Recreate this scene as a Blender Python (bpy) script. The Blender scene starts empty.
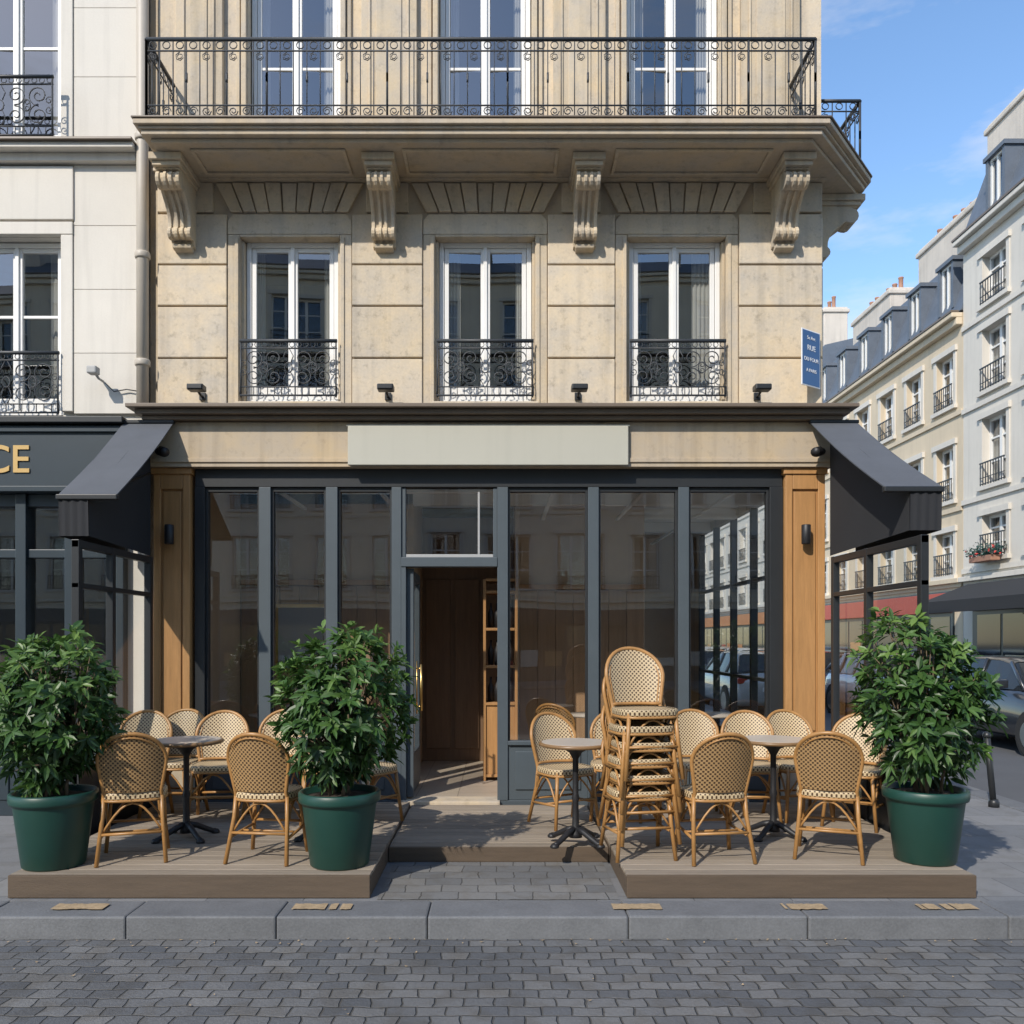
import bpy, math, random
from mathutils import Vector, Matrix
random.seed(7)
R=random.random
def U(a,b): return a+(b-a)*random.random()
S=bpy.context.scene
# ------------------------------------------------------------------ materials
def newmat(name):
    m=bpy.data.materials.new(name); m.use_nodes=True
    nt=m.node_tree; b=nt.nodes['Principled BSDF']; return m,nt,b
def math_(nt,op,a,b=None,c=None):
    n=nt.nodes.new('ShaderNodeMath'); n.operation=op
    for i,v in enumerate((a,b,c)):
        if v is None: continue
        if isinstance(v,(int,float)): n.inputs[i].default_value=v
        else: nt.links.new(v,n.inputs[i])
    return n.outputs[0]
def noise(nt,vec,scale,detail=4,rough=.55):
    n=nt.nodes.new('ShaderNodeTexNoise'); n.inputs['Scale'].default_value=scale
    n.inputs['Detail'].default_value=detail; n.inputs['Roughness'].default_value=rough
    nt.links.new(vec,n.inputs['Vector']); return n.outputs['Fac']
def mapping(nt,vec,scale=(1,1,1),rot=(0,0,0)):
    n=nt.nodes.new('ShaderNodeMapping'); n.inputs['Scale'].default_value=scale
    n.inputs['Rotation'].default_value=rot; nt.links.new(vec,n.inputs['Vector']); return n.outputs[0]
def M(name,col,rough=.6,var=.12,scale=2.5,fine=.06,fscale=60,bump=.15,island=0.,metal=0.,stretch=(1,1,1),streak=0.,spec=.5,dist=.004,coat=0,pit=0):
    m,nt,b=newmat(name)
    tc=nt.nodes.new('ShaderNodeTexCoord').outputs['Object']
    v=mapping(nt,tc,stretch) if stretch!=(1,1,1) else tc
    n1=noise(nt,v,scale,4,.66); 
    val=math_(nt,'MULTIPLY_ADD',n1,var*2.6,1-var*1.3)
    n2=None
    if fine or bump>=.12:
        n2=noise(nt,v,fscale,2)
        val=math_(nt,'ADD',val,math_(nt,'MULTIPLY_ADD',n2,fine*2,-fine))
    if island:
        g=nt.nodes.new('ShaderNodeNewGeometry')
        val=math_(nt,'ADD',val,math_(nt,'MULTIPLY_ADD',g.outputs['Random Per Island'],island,-island/2))
    if streak:
        vs=mapping(nt,tc,(7,7,.5)); n3=noise(nt,vs,1.2,3)
        r=nt.nodes.new('ShaderNodeMapRange'); r.inputs['From Min'].default_value=.5; r.inputs['From Max'].default_value=.72
        nt.links.new(n3,r.inputs['Value'])
        val=math_(nt,'SUBTRACT',val,math_(nt,'MULTIPLY',r.outputs[0],streak))
    if pit:
        n4=noise(nt,tc,11,3,.75)
        r=nt.nodes.new('ShaderNodeMapRange'); r.inputs['From Min'].default_value=.55; r.inputs['From Max'].default_value=.72
        nt.links.new(n4,r.inputs['Value']); val=math_(nt,'SUBTRACT',val,math_(nt,'MULTIPLY',r.outputs[0],pit))
    hs=nt.nodes.new('ShaderNodeHueSaturation'); hs.inputs['Color'].default_value=(*col,1)
    nt.links.new(val,hs.inputs['Value']); nt.links.new(hs.outputs[0],b.inputs['Base Color'])
    if pit:
        sat=math_(nt,'MULTIPLY_ADD',n1,1.3,.38); nt.links.new(sat,hs.inputs['Saturation'])
    b.inputs['Roughness'].default_value=rough; b.inputs['Metallic'].default_value=metal
    b.inputs['Specular IOR Level'].default_value=spec
    if coat: b.inputs['Coat Weight'].default_value=coat
    if bump>=.12:
        bn=nt.nodes.new('ShaderNodeBump'); bn.inputs['Strength'].default_value=bump; bn.inputs['Distance'].default_value=dist
        nt.links.new(n2,bn.inputs['Height']); nt.links.new(bn.outputs[0],b.inputs['Normal'])
    return m
def glass(name,f0=.09,tint=(.85,.88,.88),bump=True):
    """thin pane: the same reflectance from both sides (Schlick), the rest passes straight through"""
    m,nt,b=newmat(name); nt.nodes.remove(b)
    out=nt.nodes['Material Output']
    t=nt.nodes.new('ShaderNodeBsdfTransparent'); t.inputs[0].default_value=(*tint,1)
    g=nt.nodes.new('ShaderNodeBsdfGlossy'); g.inputs['Roughness'].default_value=0; g.inputs[0].default_value=(.97,.98,1,1)
    ge=nt.nodes.new('ShaderNodeNewGeometry'); dp=nt.nodes.new('ShaderNodeVectorMath'); dp.operation='DOT_PRODUCT'
    nt.links.new(ge.outputs['True Normal'],dp.inputs[0]); nt.links.new(ge.outputs['Incoming'],dp.inputs[1])
    cs=math_(nt,'ABSOLUTE',dp.outputs['Value']); p5=math_(nt,'POWER',math_(nt,'SUBTRACT',1.0,cs),5.0)
    fr=math_(nt,'MULTIPLY_ADD',p5,1-f0,f0)
    if bump:
        tc=nt.nodes.new('ShaderNodeTexCoord').outputs['Object']
        bn=nt.nodes.new('ShaderNodeBump'); bn.inputs['Strength'].default_value=.06; bn.inputs['Distance'].default_value=.02
        nt.links.new(noise(nt,tc,1.3,0),bn.inputs['Height']); nt.links.new(bn.outputs[0],g.inputs['Normal'])
    x=nt.nodes.new('ShaderNodeMixShader'); nt.links.new(fr,x.inputs[0]); nt.links.new(t.outputs[0],x.inputs[1]); nt.links.new(g.outputs[0],x.inputs[2])
    nt.links.new(x.outputs[0],out.inputs[0]); return m
def brickmat(name,c1,c2,mortar,bw,rh,ms,bump=.5,rough=.7,dist=.006,warp=.02,wscale=3.5,fine=.12,offset=.5,rot=0,var=.2,tint=None):
    m,nt,b=newmat(name)
    tc=nt.nodes.new('ShaderNodeTexCoord').outputs['Object']
    n0=nt.nodes.new('ShaderNodeTexNoise'); n0.inputs['Scale'].default_value=wscale; n0.inputs['Detail'].default_value=2; nt.links.new(tc,n0.inputs['Vector'])
    vm=nt.nodes.new('ShaderNodeVectorMath'); vm.operation='MULTIPLY_ADD'
    nt.links.new(n0.outputs['Color'],vm.inputs[0]); vm.inputs[1].default_value=(warp,warp,0); 
    nt.links.new(mapping(nt,tc,rot=(0,0,rot)),vm.inputs[2])
    br=nt.nodes.new('ShaderNodeTexBrick'); nt.links.new(vm.outputs[0],br.inputs['Vector'])
    br.inputs['Scale'].default_value=1; br.inputs['Color1'].default_value=(*c1,1); br.inputs['Color2'].default_value=(*c2,1)
    br.inputs['Mortar'].default_value=(*mortar,1); br.inputs['Brick Width'].default_value=bw; br.inputs['Row Height'].default_value=rh
    br.inputs['Mortar Size'].default_value=ms; br.inputs['Mortar Smooth'].default_value=.9; br.offset=offset
    n1=noise(nt,tc,.9,4,.65); n2=noise(nt,tc,45,3,.75)
    val=math_(nt,'ADD',math_(nt,'MULTIPLY_ADD',n1,var*2.6,1-var*1.3),math_(nt,'MULTIPLY_ADD',n2,fine*2,-fine))
    col=br.outputs['Color']
    if tint:
        n3=noise(nt,tc,5.5,2,.5)
        r=nt.nodes.new('ShaderNodeMapRange'); r.inputs['From Min'].default_value=.5; r.inputs['From Max'].default_value=.62; r.inputs['To Max'].default_value=.55; nt.links.new(n3,r.inputs['Value'])
        mx=nt.nodes.new('ShaderNodeMixRGB'); mx.blend_type='MULTIPLY'; mx.inputs[2].default_value=(*tint,1); nt.links.new(r.outputs[0],mx.inputs[0]); nt.links.new(col,mx.inputs[1]); col=mx.outputs[0]
    hs=nt.nodes.new('ShaderNodeHueSaturation'); nt.links.new(col,hs.inputs['Color']); nt.links.new(val,hs.inputs['Value'])
    nt.links.new(hs.outputs[0],b.inputs['Base Color']); b.inputs['Roughness'].default_value=rough
    h=math_(nt,'ADD',math_(nt,'MULTIPLY',br.outputs['Fac'],-1.),math_(nt,'MULTIPLY',n2,.5))
    bn=nt.nodes.new('ShaderNodeBump'); bn.inputs['Strength'].default_value=bump; bn.inputs['Distance'].default_value=dist
    nt.links.new(h,bn.inputs['Height']); nt.links.new(bn.outputs[0],b.inputs['Normal'])
    return m
STONE=M('limestone',(.56,.475,.36),.85,.26,2.6,.11,45,.5,island=.18,streak=.18,pit=.24)
STONE2=M('limestone_trim',(.53,.445,.33),.85,.22,3,.09,50,.4,island=.08,streak=.24,pit=.16)
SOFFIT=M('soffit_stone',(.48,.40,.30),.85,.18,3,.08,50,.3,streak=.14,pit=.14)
LEFTW=M('pale_render',(.64,.60,.53),.8,.08,1.2,.04,60,.2,island=.05,streak=.10)
ZINC=M('brown_zinc',(.15,.115,.085),.45,.2,3,.05,50,.0)
FASC=M('fascia_limestone',(.44,.355,.25),.7,.22,1.5,.05,60,.2,streak=.22,pit=.14)
SIGN=M('sign_board_paint',(.43,.415,.345),.5,.04,1,.0,80,.0,streak=.04)
DARK=M('black_frame_paint',(.022,.024,.026),.4,.15,3,.0,60,.0)
SLATE=M('slate_grey_frame_paint',(.070,.087,.098),.42,.12,3,.0,60,.0)
NAVY=M('navy_shop_paint',(.022,.035,.045),.4,.15,3,.0,60,.0)
IRON=M('wrought_iron',(.035,.038,.042),.5,.2,8,.0,60,.0)
WHITEP=M('white_window_paint',(.74,.73,.70),.45,.06,4,.0,60,.0)
OAK=M('oak_panel',(.40,.21,.08),.42,.26,4,.10,40,.2,stretch=(9,9,.7),island=.12)
DECK=M('weathered_deck',(.26,.215,.165),.75,.28,3,.12,50,.4,stretch=(.8,9,9),island=.45)
DECKF=M('deck_fascia',(.095,.067,.044),.7,.28,3,.12,50,.4,stretch=(.8,9,9),island=.15)
AWN=M('charcoal_canvas',(.085,.092,.105),.85,.16,3,.05,150,.2)
AWND=M('black_canvas',(.02,.021,.024),.9,.1,3,.0,150,.0)
GRANITE=M('granite_kerb',(.13,.134,.14),.7,.25,4,.25,70,.5,island=.18)
YELLOW=M('worn_ochre_paint',(.34,.25,.15),.8,.45,18,.25,80,.2)
GREENPOT=M('green_glazed_pot',(.010,.050,.038),.42,.15,4,.0,60,.0)
SOIL=M('soil',(.04,.028,.02),.95,.3,20,.2,80,.8)
BARK=M('bark',(.13,.095,.06),.85,.3,10,.0,60,.0)
RATTAN=M('rattan_cane',(.36,.185,.06),.4,.26,14,.0,90,.0)
TTOP=M('table_top_pale',(.50,.44,.37),.35,.12,6,.05,50,.0,stretch=(1,8,1))
TEDGE=M('table_top_edge',(.22,.13,.06),.35,.15,6,.0,50,.0)
CAST=M('cast_iron',(.015,.015,.017),.5,.2,8,.0,60,.0)
BRASS=M('brass',(.7,.45,.16),.3,.1,5,.0,60,.0,metal=1)
INTW=M('interior_plaster',(.52,.38,.255),.8,.2,1.2,.0,40,.0)
INTP=M('interior_wood_panelling',(.34,.21,.115),.6,.25,3,.0,40,.0,stretch=(6,6,.6),island=.2)
INTC=M('interior_ceiling',(.80,.77,.71),.8,.05,2,.0,40,.0)
INTF=brickmat('interior_tiles',(.46,.39,.30),(.41,.34,.27),(.2,.16,.12),.4,.4,.006,.2,.45,offset=0)
INTD=M('dark_wood',(.20,.12,.068),.5,.25,4,.0,40,.0,stretch=(9,9,.7))
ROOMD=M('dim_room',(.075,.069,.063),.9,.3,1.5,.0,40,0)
CURT=M('curtain',(.50,.48,.44),.9,.1,3,.0,60,.0)
CREAM=M('cream_stucco',(.60,.50,.36),.85,.10,.8,.0,20,.0,streak=.08)
WHITEST=M('white_stucco',(.62,.58,.51),.85,.09,.8,.0,20,.0,streak=.08)
CHIM=M('chimney_render',(.56,.50,.43),.9,.15,1.5,.0,20,.0,streak=.15)
ROOF=M('slate_roof',(.11,.13,.16),.55,.25,3,.1,20,.0)
TERRA=M('terracotta',(.34,.18,.12),.8,.15,5,.0,40,.0)
OPP=M('opposite_stone',(.74,.66,.53),.85,.12,1,.0,20,.0,streak=.08)
REDS=M('red_sign_paint',(.40,.06,.035),.5,.1,3,.0,60,.0)
ORNS=M('orange_sign_paint',(.50,.19,.06),.5,.1,3,.0,60,.0)
BLUE=M('blue_enamel',(.035,.10,.24),.3,.05,3,.0,60,.0)
WHT=M('white_enamel',(.8,.8,.8),.3,.02,3,.0,60,0)
GOLD=M('gold_letters',(.55,.36,.13),.4,.05,5,.0,60,0)
GALV=M('painted_pipe',(.46,.41,.34),.5,.1,4,.0,60,.0)
GREY=M('grey_plastic',(.35,.35,.34),.5,.05,4,.0,60,.0)
TYRE=M('tyre',(.02,.02,.02),.85,.1,8,.0,60,.0)
ALLOY=M('alloy',(.45,.46,.48),.3,.05,5,.0,60,0,metal=1)
CARB=M('car_paint_black',(.02,.022,.026),.3,.02,2,.0,60,0,coat=1)
CARS=M('car_paint_silver',(.42,.43,.44),.35,.02,2,.0,60,0,coat=1)
CARG=M('car_glass',(.02,.025,.03),.06,.02,2,0,60,0)
LAMP=M('headlamp',(.75,.75,.75),.1,.02,2,0,60,0)
REDL=M('tail_lamp',(.35,.01,.01),.15,.02,2,0,60,0)
FLOW=M('red_flowers',(.6,.05,.04),.7,.4,30,.0,60,0)
GL_UP=glass('window_glass',.17,(.74,.76,.76))
GL_SH=glass('shop_glass',.13,(.93,.93,.92))
GL_SC=glass('screen_glass',.05,(.92,.94,.94),False)
ASPH=M('asphalt',(.085,.087,.092),.85,.2,.7,.15,120,.4)
PAVE=brickmat('paving_stone',(.15,.154,.16),(.205,.205,.206),(.085,.085,.087),.62,.42,.005,.45,.7,.006,.012,2,.18,tint=(.8,.78,.74))
SETT=brickmat('stone_setts',(.085,.090,.098),(.155,.154,.152),(.080,.077,.072),.150,.102,.0075,1,.62,.012,.055,6,.26,var=.28,tint=(.80,.75,.68))
PAVS=brickmat('small_paving',(.125,.129,.133),(.178,.175,.168),(.09,.088,.083),.24,.16,.006,.8,.7,.007,.05,5,.22,tint=(.82,.77,.70))
def leafmat():
    m,nt,b=newmat('leaf'); 
    a=nt.nodes.new('ShaderNodeAttribute'); a.attribute_name='tone'
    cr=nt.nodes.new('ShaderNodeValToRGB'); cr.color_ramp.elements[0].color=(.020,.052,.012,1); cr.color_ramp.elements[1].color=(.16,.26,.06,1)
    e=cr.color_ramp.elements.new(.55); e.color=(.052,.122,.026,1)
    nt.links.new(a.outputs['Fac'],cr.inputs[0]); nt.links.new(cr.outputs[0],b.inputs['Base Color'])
    b.inputs['Roughness'].default_value=.42
    tr=nt.nodes.new('ShaderNodeBsdfTranslucent'); nt.links.new(cr.outputs[0],tr.inputs[0])
    x=nt.nodes.new('ShaderNodeMixShader'); x.inputs[0].default_value=.3
    nt.links.new(b.outputs[0],x.inputs[1]); nt.links.new(tr.outputs[0],x.inputs[2]); nt.links.new(x.outputs[0],nt.nodes['Material Output'].inputs[0])
    return m
LEAF=leafmat()
def weavemat(name,base,dot,lo,hi):
    m,nt,b=newmat(name)
    uv=nt.nodes.new('ShaderNodeTexCoord').outputs['UV']
    sp=nt.nodes.new('ShaderNodeSeparateXYZ'); nt.links.new(uv,sp.inputs[0])
    k=2*math.pi/.030
    sx=math_(nt,'SINE',math_(nt,'MULTIPLY',sp.outputs[0],k)); sy=math_(nt,'SINE',math_(nt,'MULTIPLY',sp.outputs[1],k))
    pr=math_(nt,'MULTIPLY',sx,sy)
    r=nt.nodes.new('ShaderNodeMapRange'); r.inputs['From Min'].default_value=lo; r.inputs['From Max'].default_value=hi; nt.links.new(pr,r.inputs['Value'])
    w=math_(nt,'SINE',math_(nt,'MULTIPLY',sp.outputs[0],k*4))
    oi=nt.nodes.new('ShaderNodeObjectInfo')
    mx=nt.nodes.new('ShaderNodeMixRGB'); mx.inputs[1].default_value=(*base,1); mx.inputs[2].default_value=(*dot,1); nt.links.new(r.outputs[0],mx.inputs[0])
    hs=nt.nodes.new('ShaderNodeHueSaturation'); nt.links.new(mx.outputs[0],hs.inputs['Color'])
    v=math_(nt,'MULTIPLY_ADD',w,.16,.86); v=math_(nt,'ADD',v,math_(nt,'MULTIPLY',oi.outputs['Random'],.16))
    nt.links.new(v,hs.inputs['Value'])
    nt.links.new(hs.outputs[0],b.inputs['Base Color']); b.inputs['Roughness'].default_value=.5
    return m
WEAVE=weavemat('woven_cane_front',(.58,.45,.27),(.07,.035,.015),.08,.32)
WEAVEB=weavemat('woven_cane_rear',(.40,.25,.11),(.06,.03,.012),-.02,.25)
# ------------------------------------------------------------------ builder
class A:
    def __init__(s,name,origin=(0,0,0)):
        s.name=name; s.o=Vector(origin); s.p={}; s.order=[]
    def part(s,name,mat,bevel=0,smooth=False):
        if name not in s.p:
            s.p[name]=dict(v=[],f=[],m=mat,b=bevel,s=smooth,uv=[]); s.order.append(name)
        return s.p[name]
    def add(s,name,mat,vs,fs,bevel=0,smooth=False,uvs=None):
        p=s.part(name,mat,bevel,smooth); o=len(p['v'])
        p['v']+= [tuple(v) for v in vs]; p['f']+=[tuple(i+o for i in f) for f in fs]
        for i,f in enumerate(fs):
            p['uv'].append([uvs[j] for j in f] if uvs else [(0,0)]*len(f))
    def box(s,name,mat,x0,x1,y0,y1,z0,z1,bevel=0):
        if x0>x1:x0,x1=x1,x0
        if y0>y1:y0,y1=y1,y0
        vs=[(x0,y0,z0),(x1,y0,z0),(x1,y1,z0),(x0,y1,z0),(x0,y0,z1),(x1,y0,z1),(x1,y1,z1),(x0,y1,z1)]
        s.add(name,mat,vs,[(0,3,2,1),(4,5,6,7),(0,1,5,4),(1,2,6,5),(2,3,7,6),(3,0,4,7)],bevel)
    def prism(s,name,mat,pts,axis,a0,a1,bevel=0,smooth=False):
        n=len(pts)
        def mk(p,a):
            return (p[0],p[1],a) if axis=='z' else ((a,p[0],p[1]) if axis=='x' else (p[0],a,p[1]))
        vs=[mk(p,a0) for p in pts]+[mk(p,a1) for p in pts]
        fs=[tuple(range(n))[::-1],tuple(range(n,2*n))]+[(i,(i+1)%n,n+(i+1)%n,n+i) for i in range(n)]
        s.add(name,mat,vs,fs,bevel,smooth)
    def tube(s,name,mat,pts,r,sides=6,closed=False,r2=None):
        pts=[Vector(p) for p in pts]; n=len(pts)
        vs=[];fs=[]; up=None
        for i,p in enumerate(pts):
            if closed: d=(pts[(i+1)%n]-pts[i-1])
            else: d=pts[min(i+1,n-1)]-pts[max(i-1,0)]
            if d.length<1e-9: d=Vector((0,0,1))
            d.normalize()
            if up is None:
                up=Vector((0,1,0)) if abs(d.y)<.9 else Vector((1,0,0))
            up=up-d*up.dot(d)
            if up.length<1e-6: up=Vector((1,0,0))-d*d.x
            up.normalize(); q=d.cross(up)
            rr=r if r2 is None else r+(r2-r)*i/(n-1)
            for k in range(sides):
                a=2*math.pi*(k+.5)/sides
                vs.append(p+up*(rr*math.cos(a))+q*(rr*math.sin(a)))
        m=n if closed else n-1
        for i in range(m):
            j=(i+1)%n
            for k in range(sides):
                l=(k+1)%sides
                fs.append((i*sides+k,i*sides+l,j*sides+l,j*sides+k))
        if not closed:
            fs.append(tuple(range(sides))[::-1]); fs.append(tuple(range((n-1)*sides,n*sides)))
        s.add(name,mat,vs,fs,0,True)
    def lathe(s,name,mat,prof,cx,cy,n=24,smooth=True):
        vs=[];fs=[]
        for r,z in prof:
            for k in range(n):
                a=2*math.pi*k/n; vs.append((cx+r*math.cos(a),cy+r*math.sin(a),z))
        for i in range(len(prof)-1):
            for k in range(n):
                l=(k+1)%n; fs.append((i*n+k,i*n+l,(i+1)*n+l,(i+1)*n+k))
        if prof[0][0]>1e-4: fs.append(tuple(range(n))[::-1])
        if prof[-1][0]>1e-4: fs.append(tuple(range((len(prof)-1)*n,len(prof)*n)))
        s.add(name,mat,vs,fs,0,smooth)
    def _mesh(s,names,nm,off):
        me=bpy.data.meshes.new(nm); vs=[];fs=[];mi=[];sm=[];uv=[];mats=[]
        for k in names:
            p=s.p[k]; o=len(vs)
            vs+=[(v[0]-off.x,v[1]-off.y,v[2]-off.z) for v in p['v']]
            fs+=[tuple(i+o for i in f) for f in p['f']]
            if p['m'] not in mats: mats.append(p['m'])
            mi+=[mats.index(p['m'])]*len(p['f']); sm+=[p['s']]*len(p['f']); uv+=p['uv']
        me.from_pydata(vs,[],fs)
        for m in mats: me.materials.append(m)
        me.polygons.foreach_set('material_index',mi); me.polygons.foreach_set('use_smooth',sm)
        ul=me.uv_layers.new(name='UVMap'); flat=[c for f in uv for u in f for c in u]
        ul.data.foreach_set('uv',flat); me.update(); 
        return me
    def finish(s,rotz=0,at=None):
        e=bpy.data.objects.new(s.name,None); e.empty_display_size=.3
        S.collection.objects.link(e); e.location=at if at else s.o; e.rotation_euler=(0,0,rotz)
        for k in s.order:
            ob=bpy.data.objects.new(k,s._mesh([k],k,s.o)); S.collection.objects.link(ob); ob.parent=e
            addbev(ob,s.p[k]['b'],s.p[k]['s'])
        s.e=e; return e
    def single(s,mesh_only=False):
        me=s._mesh(s.order,s.name,s.o)
        if mesh_only: return me
        ob=bpy.data.objects.new(s.name,me); S.collection.objects.link(ob); ob.location=s.o
        b=max(s.p[k]['b'] for k in s.order); addbev(ob,b); return ob
def addbev(ob,w,smooth=False):
    if w:
        m=ob.modifiers.new('bevel','BEVEL'); m.width=w; m.segments=2; m.limit_method='ANGLE'; m.angle_limit=math.radians(35)
def spiral(cx,cz,r0,r1,a0,a1,n=16):
    return [(cx+(r0+(r1-r0)*t)*math.cos(a0+(a1-a0)*t),cz+(r0+(r1-r0)*t)*math.sin(a0+(a1-a0)*t)) for t in [i/n for i in range(n+1)]]
def text(txt,size,mat,parent,loc,align='CENTER',extr=.006,rot=(math.pi/2,0,0),name='lettering',off=0.0):
    c=bpy.data.curves.new(name,'FONT'); c.body=txt; c.size=size; c.extrude=extr; c.align_x=align; c.offset=off
    c.materials.append(mat); o=bpy.data.objects.new(name,c); S.collection.objects.link(o)
    o.parent=parent; o.location=Vector(loc)-parent.location; o.rotation_euler=rot; return o
# iron work ----------------------------------------------------------
def railing(a,part,p0,p1,z0,z1,sp=.115):
    p0=Vector((*p0,0));p1=Vector((*p1,0)); L=(p1-p0).length; d=(p1-p0)/L
    P=lambda u,z:(p0.x+d.x*u,p0.y+d.y*u,z)
    n=max(1,round(L/sp)); st=L/n
    a.tube(part,IRON,[P(0,z1),P(L,z1)],.018,6)
    for z in (z1-.10,z0+.13,z0+.03): a.tube(part,IRON,[P(0,z),P(L,z)],.007,4)
    for i in range(n+1):
        a.tube(part,IRON,[P(i*st,z0),P(i*st,z1)],.0058 if i%9 else .012,4)
    for i in range(n):
        c=(i+.5)*st
        a.tube(part,IRON,[P(x,z) for x,z in spiral(c,z1-.05,.032,.032,0,2*math.pi,10)[:-1]],.005,4,True)
        sg=1 if i%2 else -1
        a.tube(part,IRON,[P(x,z) for x,z in spiral(c,z0+.08,.042,.012,0,sg*3*math.pi,12)],.005,4)
        if i%2==0:
            a.tube(part,IRON,[P(x,z) for x,z in spiral(c,z1-.15,.04,.015,math.pi/2,math.pi/2+3.5*math.pi,10)],.004,4)
    for i in range(0,n+1,3):
        c=i*st; zz=(z0+z1)/2+.02
        a.tube(part,IRON,[P(c,zz-.04),P(c,zz-.015),P(c,zz+.015),P(c,zz+.04)],.012,4)
def scrollrail(a,part,x0,x1,y,z0,z1):
    P=lambda x,z:(x,y,z)
    t=lambda pts,r=.006: a.tube(part,IRON,[P(*q) for q in pts],r,4)
    a.tube(part,IRON,[P(x0,z1),P(x1,z1)],.018,6)
    t([(x0,z1-.07),(x1,z1-.07)],.008); t([(x0,z0+.10),(x1,z0+.10)],.007); t([(x0,z0+.02),(x1,z0+.02)],.010)
    w=(x1-x0)
    for k in range(15):
        x=x0+w*k/14
        t([(x,z0+.02),(x,z0+.10)],.005); 
        if k<14: a.tube(part,IRON,[P(*q) for q in spiral(x+w/28,z1-.035,.024,.024,0,2*math.pi,8)[:-1]],.004,4,True)
    for x in (x0+.01,x1-.01): t([(x,z0),(x,z1)],.009)
    zc=(z0+.10+z1-.07)/2; hh=(z1-.07-z0-.10)/2
    xc=(x0+x1)/2; q=w/2
    for sx in (-1,1):
        for sz in (-1,1):
            m=lambda pts:[(xc+sx*(x-xc),zc+sz*(z-zc)) for x,z in pts]
            t(m(spiral(xc+q*.30,zc+hh*.48,hh*.46,.014,-math.pi*.55,math.pi*2.8,24)))
            t(m(spiral(xc+q*.72,zc+hh*.46,hh*.50,.014,math.pi*1.5,-math.pi*1.9,24)))
            t(m(spiral(xc+q*.50,zc+hh*.14,hh*.20,.008,math.pi*1.2,-math.pi*1.4,10)),.0045)
            t(m(spiral(xc+q*.92,zc+hh*.22,hh*.20,.008,math.pi*.2,math.pi*2.6,10)),.0045)
            t(m([(xc+q*.02,zc+hh*.98),(xc+q*.10,zc+hh*.6),(xc+q*.05,zc+hh*.25)]),.005)
    for k in (-.5,0,.5):
        a.tube(part,IRON,[P(*q2) for q2 in [(xc+q*k+.036*math.cos(i*.628),zc+.05*math.sin(i*.628)) for i in range(10)]],.006,4,True)
def casement(a,x0,x1,z0,z1,yf,muntins=(),curt=True):
    """French window pair in opening, front at y=yf"""
    fr=.045; f='window_frames'
    a.box(f,WHITEP,x0,x0+fr,yf,yf+.08,z0,z1,.004); a.box(f,WHITEP,x1-fr,x1,yf,yf+.08,z0,z1,.004)
    a.box(f,WHITEP,x0+fr,x1-fr,yf,yf+.08,z1-fr,z1,.004); a.box(f,WHITEP,x0+fr,x1-fr,yf,yf+.08,z0,z0+fr,.004)
    xm=(x0+x1)/2
    for s0,s1 in ((x0+fr+.004,xm-.003),(xm+.003,x1-fr-.004)):
        c=.042; y0=yf+.012;y1=yf+.062
        a.box(f,WHITEP,s0,s0+c,y0,y1,z0+fr+.003,z1-fr-.003,.004); a.box(f,WHITEP,s1-c,s1,y0,y1,z0+fr+.003,z1-fr-.003,.004)
        a.box(f,WHITEP,s0+c,s1-c,y0+.003,y1-.003,z1-fr-c,z1-fr-.003,.004); a.box(f,WHITEP,s0+c,s1-c,y0+.003,y1-.003,z0+fr+.003,z0+fr+.12,.004)
        for m in muntins: a.box(f,WHITEP,s0+c,s1-c,y0+.012,y1-.012,m-.014,m+.014,.003)
        tw=U(-.012,.012)
        a.add('window_glass',GL_UP,[(s0+c,yf+.035+tw,z0+fr),(s1-c,yf+.035-tw,z0+fr),(s1-c,yf+.035-tw,z1-fr),(s0+c,yf+.035+tw,z1-fr)],[(0,1,2,3)])
    a.box(f,WHITEP,xm-.018,xm+.018,yf-.006,yf+.011,z0+fr,z1-fr,.003)
    if curt:
        for sx in (-1,1):
            n=14; w=U(.08,.2); vs=[];
            for i in range(n+1):
                xx=(x0+fr if sx<0 else x1-fr)-sx*w*i/n
                yy=yf+.17+.018*math.sin(i*2.1)
                vs+=[(xx,yy,z0),(xx,yy,z1)]
            a.add('curtains',CURT,vs,[(2*i,2*i+2,2*i+3,2*i+1) for i in range(n)],0,True)
# ------------------------------------------------------------------ ground
def sheet(name,mat,x0,x1,y0,y1,z):
    a=A(name,((x0+x1)/2,(y0+y1)/2,z)); a.add(name,mat,[(x0,y0,z),(x1,y0,z),(x1,y1,z),(x0,y1,z)],[(0,1,2,3)]); return a.single()
sheet('ground',ASPH,-300,300,-300,300,-.14)
sheet('cobbled_road',SETT,-60,60,-14.5,5.06,-.13)
sheet('side_road',ASPH,5.3,9.9,5.06,70,-.134)
a=A('pavement',(0,8,0)); a.box('slabs',PAVE,-40,5.0,5.38,60,-.12,0); a.box('slabs',PAVE,5.0,5.02,6,60,-.12,-.001); a.single()
a=A('far_pavement',(10.8,20,0)); a.box('slabs',PAVE,10.2,12.2,5.0,70,-.12,0); a.single()
a=A('opposite_pavement',(0,-16,0)); a.box('slabs',PAVE,-40,40,-18.2,-14.6,-.12,0); a.single()
a=A('small_paving_strip',(0,5.9,.004)); a.add('strip',PAVS,[(-.78,5.39,.004),(.76,5.39,.004),(.76,6.3,.004),(-.78,6.3,.004)],[(0,1,2,3)]); a.single()
a=A('kerb',(0,5.2,0)); x=-30
while x<5.0:
    w=min(U(.85,1.25),5.3-x); a.box('stones',GRANITE,x,x+w-.004,5.06+U(0,.004),5.374,-.16,.004+U(-.002,.002),.012); x+=w
a.single()
a=A('side_kerb',(5.15,20,0)); y=5.38
while y<60:
    a.box('stones',GRANITE,5.03,5.3,y,y+.99,-.16,.004+U(-.003,.004),.012); y+=1
y=5.0
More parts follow.
